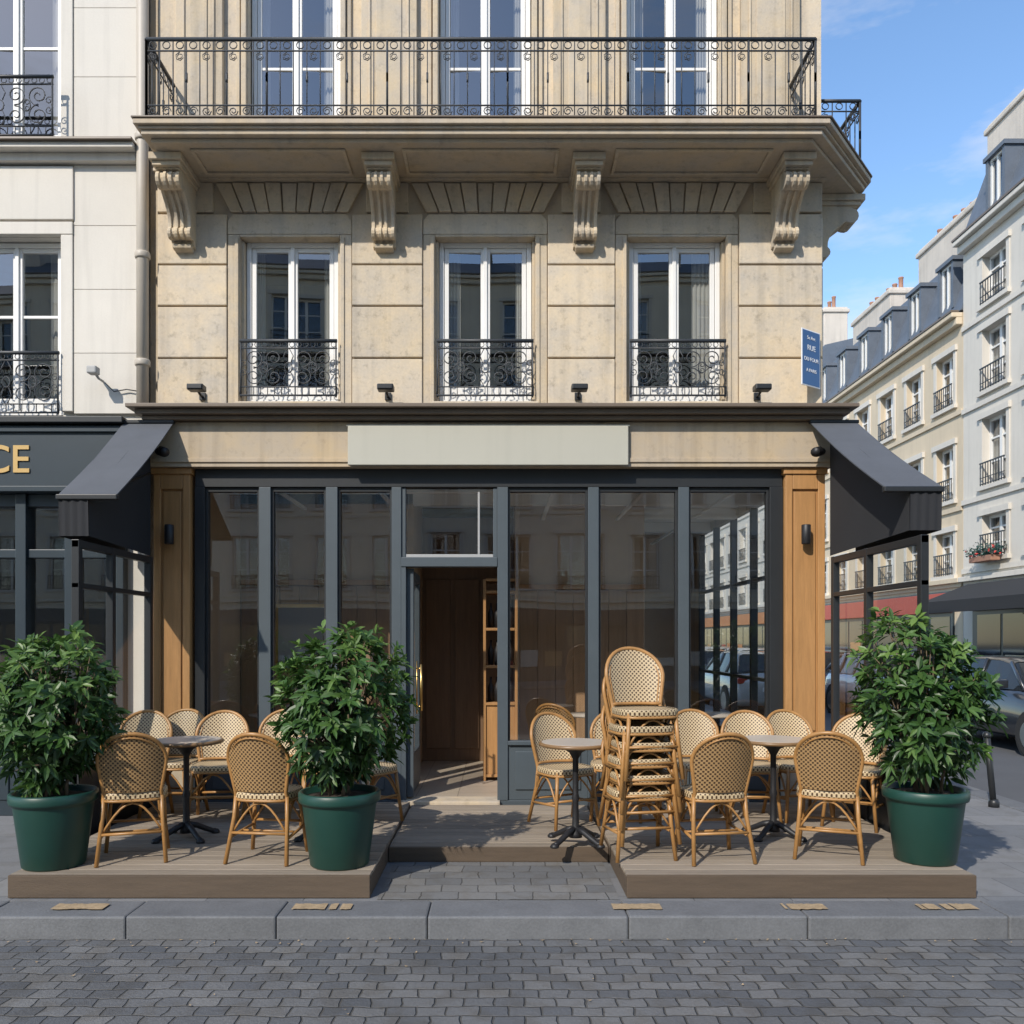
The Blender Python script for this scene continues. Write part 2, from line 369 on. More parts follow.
while y<60:
    a.box('stones',GRANITE,9.9,10.19,y,y+.99,-.16,.004,.012); y+=1
a.single()
a=A('kerb_paint_marks',(0,5.25,.01))
for px,w in ((-2.58,.32),(-1.09,.36),(.84,.30),(1.87,.26),(2.63,.12),(2.82,.20)):
    n=16
    top=[(px-w/2+w*i/n,5.285+U(-.012,.004),.0125) for i in range(n+1)]; bot=[(px-w/2+w*i/n,5.17+U(-.004,.012),.0125) for i in range(n+1)]
    for i in range(n):
        if R()<.06: continue
        a.add('marks',YELLOW,[bot[i],bot[i+1],top[i+1],top[i]],[(0,1,2,3)])
a.single()
a=A('fallen_leaves',(0,5,-.12))
for i in range(120):
    x=U(-4,5);y=5.05-abs(random.gauss(0,.06)) if R()<.7 else U(4,5); r=U(.005,.016);t=U(0,6.3)
    a.add('leaves',YELLOW,[(x+r*math.cos(t+q)*(1 if j%2 else .5),y+r*math.sin(t+q)*(1 if j%2 else .5),-.123+.004*(j%2)) for j,q in enumerate((0,1.57,3.14,4.71))],[(0,1,2,3)])
a.single()
# ------------------------------------------------------------------ main building
B=A('corner_building',(0,10,0))
XL,XR=-3.22,3.03
W=[(-2.45,-1.51),(-.61,.33),(1.2,2.13)]
W2=[(-2.38,-1.50),(-.58,.30),(1.19,2.08)]
piers=[(XL,W[0][0]),(W[0][1],W[1][0]),(W[1][1],W[2][0]),(W[2][1],XR)]
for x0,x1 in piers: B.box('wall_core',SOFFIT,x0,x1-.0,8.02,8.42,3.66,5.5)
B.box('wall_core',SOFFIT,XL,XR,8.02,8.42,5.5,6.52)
zr=[3.84,4.30,4.79,5.18,5.66]
for i,(x0,x1) in enumerate(piers):
    a0=x0+(.12 if i>0 else 0); a1=x1-(.12 if i<3 else 0)
    for k in range(4):
        z0,z1=zr[k]+.008,zr[k+1]-.008
        B.box('ashlar_blocks',STONE,a0,a1,7.985+U(0,.004),8.025,z0,z1,.008)
for k in range(4):
    for j in range(5):
        B.box('ashlar_blocks',STONE,3.032,3.06,8.05+j*1.0,9.04+j*1.0,zr[k]+.007,zr[k+1]-.007,.008)
for wi,(x0,x1) in enumerate(W):
    xm=(x0+x1)/2; n=9; half_b=.56; half_t=.70
    for k in range(n):
        u0=-1+2*k/n; u1=-1+2*(k+1)/n; g=.012
        B.prism('voussoirs',STONE,[(xm+u0*half_b+g/2,5.675),(xm+u1*half_b-g/2,5.675),(xm+u1*half_t-g/2,5.945),(xm+u0*half_t+g/2,5.945)],'y',7.975 if k%2 else 7.985,8.03,.006)
    B.prism('lintels',STONE,[(x0-.115,5.47),(x0-.0,5.47),(x1+.0,5.47),(x1+.115,5.47),(x1+.115,5.60),(x1+.06,5.66),(x0-.06,5.66),(x0-.115,5.60)],'y',8.0,8.03,.006)
    for s in (0,1):
        xa=x0-.115 if s==0 else x1; xb=xa+.115
        B.box('window_surrounds',STONE2,xa+.002,xb-.002,8.004,8.05,3.86,5.468,.005)
        xi=(x0-.045 if s==0 else x1+.01)
        B.box('window_surrounds',STONE2,xi,xi+.035,7.99,8.004,3.86,5.44,.004)
    B.box('window_surrounds',STONE2,x0+.002,x1-.002,8.0,8.13,5.445,5.468,.004)
    casement(B,x0+.03,x1-.03,3.9,5.445,8.12)
    B.box('sills',STONE2,x0-.03,x1+.03,7.95,8.42,3.80,3.885,.006)
    for xx in (x0,x1-.026): B.box('reveals',STONE2,xx,xx+.026,8.06,8.3,3.89,5.43,.003)
    scrollrail(B,'window_railings',x0+.015,x1-.015,7.955,3.92,4.45)
gaps=[(XL,(W[0][0]+W[0][1])/2-.72),((W[0][0]+W[0][1])/2+.72,(W[1][0]+W[1][1])/2-.72),((W[1][0]+W[1][1])/2+.72,(W[2][0]+W[2][1])/2-.72),((W[2][0]+W[2][1])/2+.72,XR)]
for x0,x1 in gaps: B.box('ashlar_blocks',STONE,x0,x1,7.985,8.025,5.673,5.95,.008)
B.box('bed_mould',STONE2,XL,XR+.02,7.93,8.02,5.955,6.0,.006)
B.box('bed_mould',STONE2,XL,XR+.03,7.88,8.02,6.0,6.03,.006)
def slab(part,mat,o,z0,z1):
    B.prism(part,mat,[(-3.14+o,7.26+o),(2.82-o,7.26+o),(3.58-o,8.2+o*.5),(3.58-o,12),(3.032,12),(3.032,8.018),(-3.14+o,8.018)],'z',z0,z1,.006)
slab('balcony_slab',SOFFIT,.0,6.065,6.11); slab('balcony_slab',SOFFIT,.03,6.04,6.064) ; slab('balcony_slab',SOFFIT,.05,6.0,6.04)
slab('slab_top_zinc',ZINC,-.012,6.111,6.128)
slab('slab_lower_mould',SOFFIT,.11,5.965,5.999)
for x0,x1 in ((-2.72,-1.36),(-.86,.52),(1.02,2.4)):
    for (c0,c1,d0,d1) in ((x0,x1,7.46,7.49),(x0,x1,7.83,7.86),(x0,x0+.03,7.49,7.83),(x1-.03,x1,7.49,7.83)):
        B.box('soffit_mouldings',STONE2,c0,c1,d0,d1,5.945,5.964,.004)
def corbel_profile():
    pts=[]
    for o,z in [(0,5.965),(.46,5.965),(.46,5.90),(.43,5.88),(.43,5.85)]: pts.append((o,z))
    for t in range(0,9):
        an=math.radians(70-t*25); pts.append((.36+.075*math.cos(an),5.775+.075*math.sin(an)))
    for t in range(1,9):
        u=t/9; pts.append((.32-.19*u-.05*math.sin(u*math.pi),5.72-.24*u))
    for t in range(0,8):
        an=math.radians(60-t*28); pts.append((.105+.055*math.cos(an),5.42+.055*math.sin(an)))
    pts+=[(.06,5.36),(.05,5.33),(0,5.31)]
    return pts
CP=corbel_profile()
def corbel(cx,side=False):
    w=.105
    def put(part,mat,pts,a0,a1,bv):
        if side:
            B.prism(part,mat,[(3.03+o,z) for o,z in pts],'y',cx+a0,cx+a1,bv)
        else:
            B.prism(part,mat,[(8.0-o,z) for o,z in pts],'x',cx+a0,cx+a1,bv)
    RB_=[(0.,z) if i==0 else (o+.018 if 5<i<30 else o,z-.004) for i,(o,z) in enumerate(CP)]
    put('corbels',STONE2,CP,-w,w,.005)
    put('corbels',STONE2,RB_,-.04,-.012,.003)
    put('corbels',STONE2,RB_,.012,.04,.003)
    for sx in (-1,1): put('corbels',STONE2,RB_,sx*.09-.016,sx*.09+.016,.003)
    put('corbels',STONE2,[(0,5.90),(.50,5.90),(.50,5.962),(0,5.962)],-w-.04,w+.04,.006)
    put('corbels',STONE2,[(0,5.86),(.47,5.86),(.47,5.90),(0,5.90)],-w-.02,w+.02,.006)
    put('corbels',STONE2,[(0,5.28),(.09,5.30),(.10,5.33),(0,5.33)],-w+.02,w-.02,.004)
for cx in (-2.96,-1.08,.79,2.65): corbel(cx)
corbel(8.35,True)
p2=[(XL,W2[0][0]),(W2[0][1],W2[1][0]),(W2[1][1],W2[2][0]),(W2[2][1],XR)]
for x0,x1 in p2: B.box('upper_wall',STONE,x0,x1,8.02,8.42,6.52,8.75)
B.box('upper_wall',STONE,XL,XR,8.02,8.42,8.75,12.5)
for i,(x0,x1) in enumerate(p2):
    if i>0: 
        B.box('upper_trim',STONE2,x0+.002,x0+.05,7.97,8.02,6.2,8.7,.006); B.box('upper_trim',STONE2,x0+.065,x0+.10,7.99,8.02,6.2,8.7,.006)
    if i<3:
        B.box('upper_trim',STONE2,x1-.05,x1-.002,7.97,8.02,6.2,8.7,.006); B.box('upper_trim',STONE2,x1-.10,x1-.065,7.99,8.02,6.2,8.7,.006)
    xm=(x0+x1)/2 if 0<i<3 else ((x0+x1)/2-.02)
    w=(x1-x0)/2-.2
    B.box('upper_trim',STONE,xm-w,xm+w,7.96,8.02,6.2,8.7,.008)
    B.box('upper_trim',STONE2,xm-w+.07,xm-w+.09,7.945,7.959,6.3,8.6,.003); B.box('upper_trim',STONE2,xm+w-.09,xm+w-.07,7.945,7.959,6.3,8.6,.003)
    B.box('upper_trim',STONE2,xm-w+.14,xm+w-.14,7.948,7.959,6.3,8.6,.004)
for x0,x1 in W2: casement(B,x0+.01,x1-.01,6.13,8.7,8.12,muntins=(7.12,7.9))
railing(B,'balcony_railing',(-3.05,7.33),(2.72,7.33),6.13,6.83)
railing(B,'balcony_railing',(-3.05,7.33),(-3.05,7.95),6.13,6.83)
railing(B,'balcony_railing',(2.72,7.33),(2.72,7.95),6.13,6.83)
railing(B,'balcony_railing',(3.06,8.17),(3.46,8.17),6.13,6.83)
railing(B,'balcony_railing',(3.46,8.17),(3.46,11.9),6.13,6.83)
B.box('side_wall',STONE,2.75,3.03,8.42,13.2,3.66,12.5)
B.box('party_wall',STONE2,-3.34,-2.95,8.12,13.2,-.1,12.5)
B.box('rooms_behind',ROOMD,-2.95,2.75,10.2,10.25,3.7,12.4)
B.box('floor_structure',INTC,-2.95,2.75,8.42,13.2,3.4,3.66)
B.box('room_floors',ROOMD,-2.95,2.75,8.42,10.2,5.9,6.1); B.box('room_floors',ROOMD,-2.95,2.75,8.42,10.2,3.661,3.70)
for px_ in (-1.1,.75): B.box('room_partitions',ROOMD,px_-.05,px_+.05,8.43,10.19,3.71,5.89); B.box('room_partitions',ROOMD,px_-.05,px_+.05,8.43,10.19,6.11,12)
B.box('back_wall',STONE2,-3.34,3.03,13.2,13.4,-.1,12.5)
B.box('roof',ROOF,-3.4,3.1,7.9,13.4,12.5,12.7)
B.box('shop_ledge',ZINC,-3.40,3.26,7.70,8.0,3.765,3.80,.006)
B.box('shop_ledge',ZINC,-3.34,3.20,7.76,8.0,3.72,3.763,.006)
B.box('shop_ledge',ZINC,-3.30,3.16,7.82,8.0,3.68,3.718,.006)
B.box('fascia',FASC,-3.28,3.10,7.90,8.1,3.26,3.675,.004)
B.box('fascia',FASC,-3.26,3.08,7.885,7.899,3.30,3.34,.003)
B.box('shop_header',DARK,-2.87,2.66,8.0,8.14,3.09,3.258,.004)
def pilaster(x0,x1):
    B.box('oak_pilasters',OAK,x0,x1,7.97,8.12,.62,3.258,.006)
    for xx in (x0+.0,x1-.065): B.box('oak_pilasters',OAK,xx,xx+.065,7.945,7.969,.62,3.2,.006)
    B.box('oak_pilasters',OAK,x0+.066,x1-.066,7.945,7.969,3.06,3.2,.006); B.box('oak_pilasters',OAK,x0+.066,x1-.066,7.945,7.969,.62,.78,.006)
    B.box('oak_pilasters',OAK,x0+.085,x1-.085,7.955,7.969,.80,3.04,.006)
    B.box('oak_pilasters',OAK,x0-.02,x1+.02,7.92,8.12,.54,.619,.008)
    B.box('oak_pilasters',OAK,x0-.02,x1+.02,7.93,8.12,3.2,3.257,.006)
    B.box('pilaster_bases',STONE2,x0-.03,x1+.03,7.90,8.12,0,.539,.01)
pilaster(-3.24,-2.90); pilaster(2.67,3.04)
def mull(x0,x1,m,z0=.14,z1=3.09,y0=8.0,y1=8.13,p=None):
    B.box(p or ('mullions_slate' if m is SLATE else 'mullions_black'),m,x0,x1,y0,y1,z0,z1,.004)
for x0,x1,m in ((-2.875,-2.78,DARK),(-2.27,-2.16,SLATE),(-1.64,-1.53,SLATE),(-1.02,-.93,SLATE),(-.025,.075,SLATE),(.83,.93,SLATE),(1.68,1.78,SLATE),(2.54,2.665,DARK)): mull(x0,x1,m)
panes=[(-2.78,-2.27),(-2.16,-1.64),(-1.53,-1.02),(.075,.83),(.93,1.68),(1.78,2.54)]
for x0,x1 in panes:
    B.box('pane_frames',DARK,x0,x0+.022,8.03,8.10,.70,3.088,.003); B.box('pane_frames',DARK,x1-.022,x1,8.03,8.10,.70,3.088,.003)
    B.box('pane_frames',DARK,x0+.022,x1-.022,8.03,8.10,3.05,3.088,.003)
    B.box('kick_panels',SLATE,x0,x1,8.02,8.10,.14,.70,.005)
    B.box('kick_panels',SLATE,x0+.07,x1-.07,8.005,8.02,.24,.60,.006)
    B.box('kick_panels',SLATE,x0,x1,7.99,8.02,.66,.70,.004)
    tw=U(-.01,.01)
    B.add('shop_glass',GL_SH,[(x0+.02,8.065+tw,.70),(x1-.02,8.065-tw,.70),(x1-.02,8.065-tw,3.06),(x0+.02,8.065+tw,3.06)],[(0,1,2,3)])
B.box('transom_frame',SLATE,-.93,-.025,7.99,8.13,2.34,2.43,.005)
B.box('transom_frame',SLATE,-.93,-.89,8.02,8.09,2.431,3.088,.003)
B.box('transom_frame',SLATE,-.065,-.025,8.02,8.09,2.431,3.088,.003)
B.box('transom_light',GREY,-.89,-.065,8.03,8.08,2.431,2.46,.003)
B.box('transom_light',GREY,-.21,-.19,8.03,8.08,2.46,3.05,.003)
B.add('shop_glass',GL_SH,[(-.89,8.055,2.45),(-.065,8.055,2.45),(-.065,8.055,3.08),(-.89,8.055,3.08)],[(0,1,2,3)])
dx=-.865
B.box('door_jambs',SLATE,-.93,-.885,8.0,8.13,.14,2.34,.004)
for (y0,y1,z0,z1) in ((8.14,8.22,.17,2.32),(8.80,8.90,.17,2.32),(8.22,8.80,2.22,2.32),(8.22,8.80,.17,.55)):
    B.box('door_leaf',SLATE,dx-.02,dx+.03,y0,y1,z0,z1,.004)
B.add('shop_glass',GL_SH,[(dx,8.22,.55),(dx,8.80,.55),(dx,8.80,2.22),(dx,8.22,2.22)],[(0,1,2,3)])
B.box('door_leaf_edge',SLATE,-.884,-.82,8.06,8.12,.16,2.33,.004)
B.tube('door_handle',BRASS,[(-.745,8.03,.98),(-.745,8.03,1.42)],.013,8)
for z in (1.02,1.38): B.tube('door_handle',BRASS,[(-.745,8.03,z),(-.79,8.07,z)],.009,6)
B.tube('door_handle',BRASS,[(-.79,8.07,.95),(-.79,8.07,1.45)],.006,6)
B.box('threshold',STONE2,-.93,-.0,7.93,8.2,.0,.142,.006)
B.box('plinth',SLATE,-2.9,-.931,8.005,8.12,0,.139,.004); B.box('plinth',SLATE,.001,2.68,8.005,8.12,0,.139,.004)
# interior
B.box('interior_floor',INTF,-2.95,2.95,8.2,13.2,.0,.14)
B.box('interior_ceiling',INTC,-2.95,2.95,8.14,13.2,3.3,3.39)
for y in (8.7,9.5,10.6,11.9): B.box('ceiling_beams',INTC,-2.95,2.95,y,y+.10,3.16,3.299,.01)
for x in (-2.2,-1.2,.5,1.4,2.3): B.box('ceiling_tracks',WHITEP,x,x+.04,8.4,13,3.10,3.13,.004)
B.box('interior_wall_left',INTW,-2.95,-2.90,8.14,13.2,.14,3.3)
B.box('interior_wall_back',INTW,-2.9,2.95,13.1,13.2,.14,3.3)
B.box('partition_left',INTW,-2.9,-1.02,9.5,9.6,.14,3.299,.004)
B.box('partition_right',INTW,.22,1.75,10.3,10.4,.14,3.299,.004)
x=-2.88
while x<-1.1: B.box('wood_panelling',INTP,x,x+.21,9.47,9.499,.14,2.25,.004); x+=.215
x=.24
while x<1.6: B.box('wood_panelling',INTP,x,x+.21,10.27,10.299,.14,2.25,.004); x+=.215
B.box('panelling_rail',OAK,-2.88,-1.02,9.44,9.499,2.26,2.32,.005); B.box('panelling_rail',OAK,.22,1.75,10.24,10.299,2.26,2.32,.005)
B.box('mirror_frame',BRASS,-2.5,-1.9,9.44,9.468,1.3,2.05,.005)
B.box('picture',GREY,-2.46,-1.94,9.43,9.439,1.34,2.01)
B.box('corridor_walls',INTW,-1.02,-.97,9.5,11.4,.14,3.299,.004); B.box('corridor_walls',INTW,.17,.22,9.7,11.4,.14,3.299,.004)
B.box('dark_panelling',INTD,-.97,.17,10.6,10.68,.14,3.299,.004)
for k in range(3): B.box('dark_panelling',INTD,-.92+k*.36,-.62+k*.36,10.57,10.599,.3,2.4,.012)
B.box('shelf_unit',OAK,-.18,-.15,9.1,9.5,.14,2.3,.004); B.box('shelf_unit',OAK,.16,.19,9.1,9.5,.14,2.3,.004)
for z in (.18,.95,1.35,1.75,2.15,2.28): B.box('shelf_unit',OAK,-.15,.16,9.1,9.5,z,z+.03,.003)
B.box('shelf_unit',OAK,-.15,.16,9.12,9.15,.21,.95,.003)
for z in (.98,1.38,1.78):
    for k in range(4): B.lathe('bottles',GREENPOT if k%2 else CAST,[(.03,z),(.032,z+.16),(.012,z+.21),(.012,z+.27)],-.10+.07*k,9.25,10)
for x in (-2.3,-1.5,1.0,2.2):
    B.lathe('inside_tables',TTOP,[(.3,.86),(.31,.88),(.001,.89)],x,8.85,24); B.lathe('inside_table_legs',CAST,[(.16,.14),(.03,.2),(.03,.86)],x,8.85,12)
B.box('side_shop_wall',STONE2,2.951,3.03,8.14,13.2,3.2,3.66); B.box('side_shop_wall',STONE2,2.951,3.03,8.14,8.3,.0,3.2);B.box('side_shop_wall',STONE2,2.951,3.03,12.6,13.2,.0,3.2)
B.box('side_shop_dado',DARK,2.951,3.03,8.3,12.6,.0,.5)
y=8.3
while y<=12.61:
    B.box('side_mullions',DARK,2.95,3.032,y-.03,y+.03,.5,3.2,.004); y+=.86
for z in (1.2,2.35): B.box('side_mullions',DARK,2.955,3.03,8.3,12.6,z-.02,z+.02,.003)
B.add('side_glass',GL_SC,[(2.99,8.3,.5),(2.99,12.6,.5),(2.99,12.6,3.2),(2.99,8.3,3.2)],[(0,1,2,3)])
B.finish()
a=A('shop_sign',(-.11,7.86,3.44)); a.box('panel',SIGN,-1.405,1.185,7.84,7.884,3.265,3.625,.006)
a.box('edge_trim',SIGN,-1.42,1.20,7.85,7.883,3.626,3.64,.003); a.finish()
a=A('drainpipe',(-3.31,7.9,0)); a.tube('pipe',GALV,[(-3.33,7.92,3.8),(-3.33,7.92,6.0),(-3.33,7.92,12)],.055,12)
for z in (4.2,5.2,6.3): a.lathe('collars',GALV,[(.065,z),(.07,z+.01),(.07,z+.05),(.065,z+.06)],-3.33,7.92,14)
a.finish()
for x in (-2.79,-1.05,.73,2.41):
    a=A('wall_spotlight',(x,7.9,3.95)); a.box('head',DARK,x-.075,x+.075,7.76,7.87,3.94,3.995,.01)
    a.box('face',DARK,x-.065,x+.065,7.752,7.76,3.948,3.987,.003); a.tube('arm',DARK,[(x,7.86,3.95),(x,7.92,3.93),(x,7.98,3.93)],.012,6)
    a.box('mount',DARK,x-.03,x+.03,7.965,7.984,3.9,3.97,.004); a.finish()
for x in (-3.07,2.84):
    a=A('wall_sconce',(x,7.9,2.63)); a.lathe('tube',CAST,[(.038,2.54),(.042,2.545),(.042,2.715),(.038,2.72)],x,7.885,16); a.box('plate',CAST,x-.02,x+.02,7.92,7.944,2.58,2.68,.003); a.finish()
for x,sx in ((-3.13,1),(2.95,-1)):
    a=A('security_camera',(x,7.85,3.38)); a.tube('mount',CAST,[(x,7.884,3.42),(x,7.84,3.42),(x,7.80,3.38)],.02,8)
    a.tube('body',CAST,[(x-sx*.02,7.84,3.39),(x+sx*.07,7.74,3.35)],.035,10); a.tube('hood',CAST,[(x+sx*.05,7.76,3.375),(x+sx*.09,7.72,3.355)],.042,10); a.finish()
a=A('wall_lamp',(-3.74,7.9,4.1)); a.box('head',GREY,-3.78,-3.69,7.76,7.85,4.09,4.16,.012); a.tube('arm',GREY,[(-3.73,7.83,4.11),(-3.73,7.9,4.08),(-3.73,7.99,4.08)],.012,6)
a.tube('cable',CAST,[(-3.70,7.97,4.06),(-3.62,7.97,3.98),(-3.5,7.97,4.00),(-3.38,7.97,3.98)],.006,4); a.finish()
a=A('street_name_sign',(0,0,0)); a.box('plate',WHT,-.14,.14,-.008,0,-.26,.26,.003); a.box('field',BLUE,-.128,.128,-.0105,-.0085,-.248,.248); a.box('bracket',CAST,-.02,.02,.001,.05,-.2,.2,.003)
e=a.finish(rotz=math.radians(35),at=(2.87,7.86,4.25))
for t,z,s in (('5e Arr.',.17,.045),('RUE',.07,.07),('DU FOUR',-.03,.05),('A PARIS',-.13,.045)):
    o=text(t,s,WHT,e,(0,0,0),extr=.001); o.location=(0,-.0125,z)
# ------------------------------------------------------------------ side screens and awnings
def screen(x,y0,ys):
    a=A('glass_windscreen',(x,7.2,0)); n='frame'
    for y in ys: a.box(n,DARK,x-.03,x+.03,y-.03,y+.03,0,2.42,.004)
    a.box(n,DARK,x-.028,x+.028,y0,7.89,2.36,2.418,.004); a.box(n,DARK,x-.028,x+.028,y0,7.89,2.05,2.09,.004)
    a.box(n,DARK,x-.028,x+.028,y0,7.89,.62,.66,.004); a.box('kick_panel',DARK,x-.015,x+.015,y0,7.89,.02,.62)
    a.add('glass',GL_SC,[(x,y0,.66),(x,7.89,.66),(x,7.89,2.36),(x,y0,2.36)],[(0,1,2,3)])
    a.finish()
screen(-3.25,6.5,(6.53,7.1,7.86)); screen(3.1,6.2,(6.23,7.15,7.86))
def awning(x0,x1,yf,ca,cb):
    a=A('folding_awning',((x0+x1)/2,7.2,3))
    zt=3.68; zb=2.80; n=10
    vs=[];
    for i in range(n+1):
        t=i/n; y=7.885+(yf-7.885)*t; z=zt+(zb-zt)*t-.03*math.sin(t*math.pi)
        vs+=[(x0,y,z),(x1,y,z),(x0,y,z-.012),(x1,y,z-.012)]
    fs=[]
    for i in range(n):
        b=4*i; fs+=[(b,b+1,b+5,b+4),(b+2,b+6,b+7,b+3),(b,b+4,b+6,b+2),(b+1,b+3,b+7,b+5)]
    a.add('canvas',AWN,vs,fs,0,False)
    a.box('front_bar',DARK,x0-.01,x1+.01,yf-.03,yf+.02,zb-.045,zb-.005,.006)
    m=12; vs=[]
    for i in range(m+1):
        x=ca+(cb-ca)*i/m; y=yf-.012+.006*math.sin(i*1.9); vs+=[(x,y,zb-.04),(x,y+.01,zb-.33)]
    a.add('valance',AWND,vs,[(2*i,2*i+1,2*i+3,2*i+2) for i in range(m)],0,True)
    for x in (ca,cb):
        a.add('side_cheeks',AWND,[(x,7.88,zt-.03),(x,yf,zb-.03),(x,yf,zb-.33),(x,7.88,2.43)],[(0,1,2,3)])
    a.box('cassette',DARK,x0-.01,x1+.01,7.83,7.884,zt-.03,zt+.0,.004)
    a.tube('arm',DARK,[((x0+x1)/2,7.88,3.2),((x0+x1)/2,7.2,2.95),((x0+x1)/2,yf,zb-.03)],.018,6)
    a.finish()
awning(-3.48,-3.02,6.7,-3.475,-3.24); awning(2.87,3.30,6.35,3.06,3.295)
# ------------------------------------------------------------------ decks
def deck(x0,x1,y0,y1,h,name='terrace_deck'):
    a=A(name,((x0+x1)/2,(y0+y1)/2,0)); y=y0+.03
    while y<y1-.02:
        ye=min(y+.118,y1); a.box('boards',DECK,x0+U(0,.004),x1-U(0,.004),y,ye-.010,h-.025,h-U(0,.002),.003); y=ye
    a.box('front_fascia',DECKF,x0,x1,y0,y0+.028,.004,h-.002,.004)
    a.box('front_fascia',DECKF,x0,x0+.025,y0+.029,y1,.004,h-.027,.004); a.box('front_fascia',DECKF,x1-.025,x1,y0+.029,y1,.004,h-.027,.004)
    a.box('joists',DARK,x0+.03,x1-.03,y0+.04,y1-.04,0,h-.04)
    a.finish()
deck(-3.14,-.83,5.42,7.89,.15); deck(.81,3.04,5.42,7.89,.15); deck(-.825,.805,6.3,7.925,.115,'entrance_deck')
# ------------------------------------------------------------------ chair
def chair_mesh():
    a=A('rattan_chair')
    def outline(v):
        return .178+.035*v/.5 if v<.5 else .213*math.sqrt(max(0,1-((v-.5)/.5)**2.2))
    def bp(x,v):
        return (x,.165+.10*v-.075*(x/.22)**2,.48+v*.40)
    nu,nv=12,16; 
    for side,off in ((0,0),(1,.012)):
        vs=[];uv=[]
        for j in range(nv+1):
            v=math.sin(j/nv*math.pi/2)
            w=outline(v)
            for i in range(nu+1):
                x=w*(-1+2*i/nu); p=bp(x,v); vs.append((p[0],p[1]+off,p[2])); uv.append((x,p[2]))
        fs=[]
        for j in range(nv):
            for i in range(nu):
                q=j*(nu+1)+i; f=(q,q+1,q+nu+2,q+nu+1); fs.append(f if side==0 else f[::-1])
        a.add('back_weave' if side==0 else 'back_weave_rear',WEAVE if side==0 else WEAVEB,vs,fs,0,True,uv)
    ol=[]
    for j in range(0,15):
        v=math.sin(j/14*math.pi/2); ol.append(bp(outline(v),v))
    loop=[(.185,.09,.30)]+[( .18,.10,.44)]+ol+[(-p[0],p[1],p[2]) for p in ol[::-1]][1:]+[(-.18,.10,.44),(-.185,.09,.30)]
    loop=[(x,y+.006,z) for x,y,z in loop]
    a.tube('cane',RATTAN,loop,.014,8)
    inner=[( x*.87,y+.008,.50+(z-.50)*.93) for x,y,z in loop[2:-2]]
    a.tube('cane',RATTAN,inner,.006,5)
    a.tube('cane',RATTAN,[bp(-.18+.36*i/8,.02) for i in range(9)],.012,6)
    for s in (-1,1):
        a.tube('cane',RATTAN,[(s*.18,.105,.46),(s*.188,.12,.30),(s*.215,.20,.0)],.0145,8)
        a.tube('cane',RATTAN,[(s*.165,-.17,.45),(s*.18,-.185,.25),(s*.205,-.21,.0)],.0145,8)
        pts=[(s*.19,-.19+.34*t/10,.20+.20*math.sin(t/10*math.pi)) for t in range(11)]
        a.tube('cane',RATTAN,pts,.009,6)
        a.tube('cane',RATTAN,[(s*.188,-.19,.19),(s*.202,.15,.17)],.011,6)
        a.tube('cane',RATTAN,[(s*.166,-.172,.40),(s*.19,.105,.40)],.009,6)
    a.tube('cane',RATTAN,[(-.19,-.19,.22),(.19,-.19,.22)],.010,6)
    a.tube('cane',RATTAN,[(-.198,.15,.20),(.198,.15,.20)],.010,6)
    a.tube('cane',RATTAN,[(-.175+.35*t/10,-.18,.22+.18*math.sin(t/10*math.pi)) for t in range(11)],.008,6)
    a.tube('cane',RATTAN,[(-.19+.38*t/10,.135,.20+.2*math.sin(t/10*math.pi)) for t in range(11)],.008,6)
    a.tube('cane',RATTAN,[(-.19,-.02,.18),(.19,-.02,.18)],.008,6)
    n=32; ring=[]
    for k in range(n):
        t=2*math.pi*k/n; c,s_=math.cos(t),math.sin(t)
        ring.append((.205*math.copysign(abs(c)**.6,c),-.03+.185*math.copysign(abs(s_)**.62,s_)))
    per=[0]
    for k in range(n): 
        p=ring[k];q=ring[(k+1)%n]; per.append(per[-1]+math.hypot(p[0]-q[0],p[1]-q[1]))
    rows=[(1.0,.425),(1.03,.435),(1.03,.462),(1.0,.472),(.93,.472)]
    for r in range(len(rows)-1):
        for k in range(n):
            l=(k+1)%n; vs=[];uv=[]
            for (sc,z),kk,pp,h in ((rows[r],k,per[k],r),(rows[r],l,per[k+1],r),(rows[r+1],l,per[k+1],r+1),(rows[r+1],k,per[k],r+1)):
                vs.append((ring[kk][0]*sc,(ring[kk][1]+.03)*sc-.03,z)); uv.append((pp,h*.0165))
            a.add('seat_weave',WEAVE,vs,[(0,1,2,3)],0,False,uv)
    vs=[(x*.93,(y+.03)*.93-.03,.468) for x,y in ring]+[(0,-.03,.460)]
    a.add('seat_weave',WEAVE,vs,[(k,(k+1)%n,n) for k in range(n)],0,False,[(v[0],v[1]) for v in vs])
    a.add('seat_weave',WEAVE,[(x,y,.426) for x,y in ring],[tuple(range(n))[::-1]],0,False,[(x,y) for x,y in ring])
    a.tube('cane',RATTAN,[(x*1.0,y,.418) for x,y in ring],.010,6,True)
    return a.single(True)
CH=chair_mesh()
def chair(x,y,rot,z=.15,tilt=0):
    o=bpy.data.objects.new('rattan_chair',CH); S.collection.objects.link(o); o.location=(x,y,z); o.rotation_euler=(tilt,0,math.radians(rot)); return o
chair(-2.52,5.86,172+26); chair(-1.60,5.86,172)
chair(1.47,5.86,188); chair(2.29,5.92,158)
chair(-3.02,7.15,10); chair(-2.80,7.3,-4); chair(-2.36,7.12,6); chair(-1.92,7.28,-8); chair(-1.45,7.1,12); chair(-1.1,7.0,55)
chair(.52,6.95,28); chair(.98,7.2,-8); chair(1.70,7.25,4); chair(2.10,7.12,-6); chair(2.52,7.2,8); chair(2.88,6.9,-35)
chair(.62,8.55,150,.14)
for k in range(6):
    chair(.97+.002*k+(.012 if k%2 else -.006),5.96-.012*k,10+(k%3)*2-2,.15+.112*k)
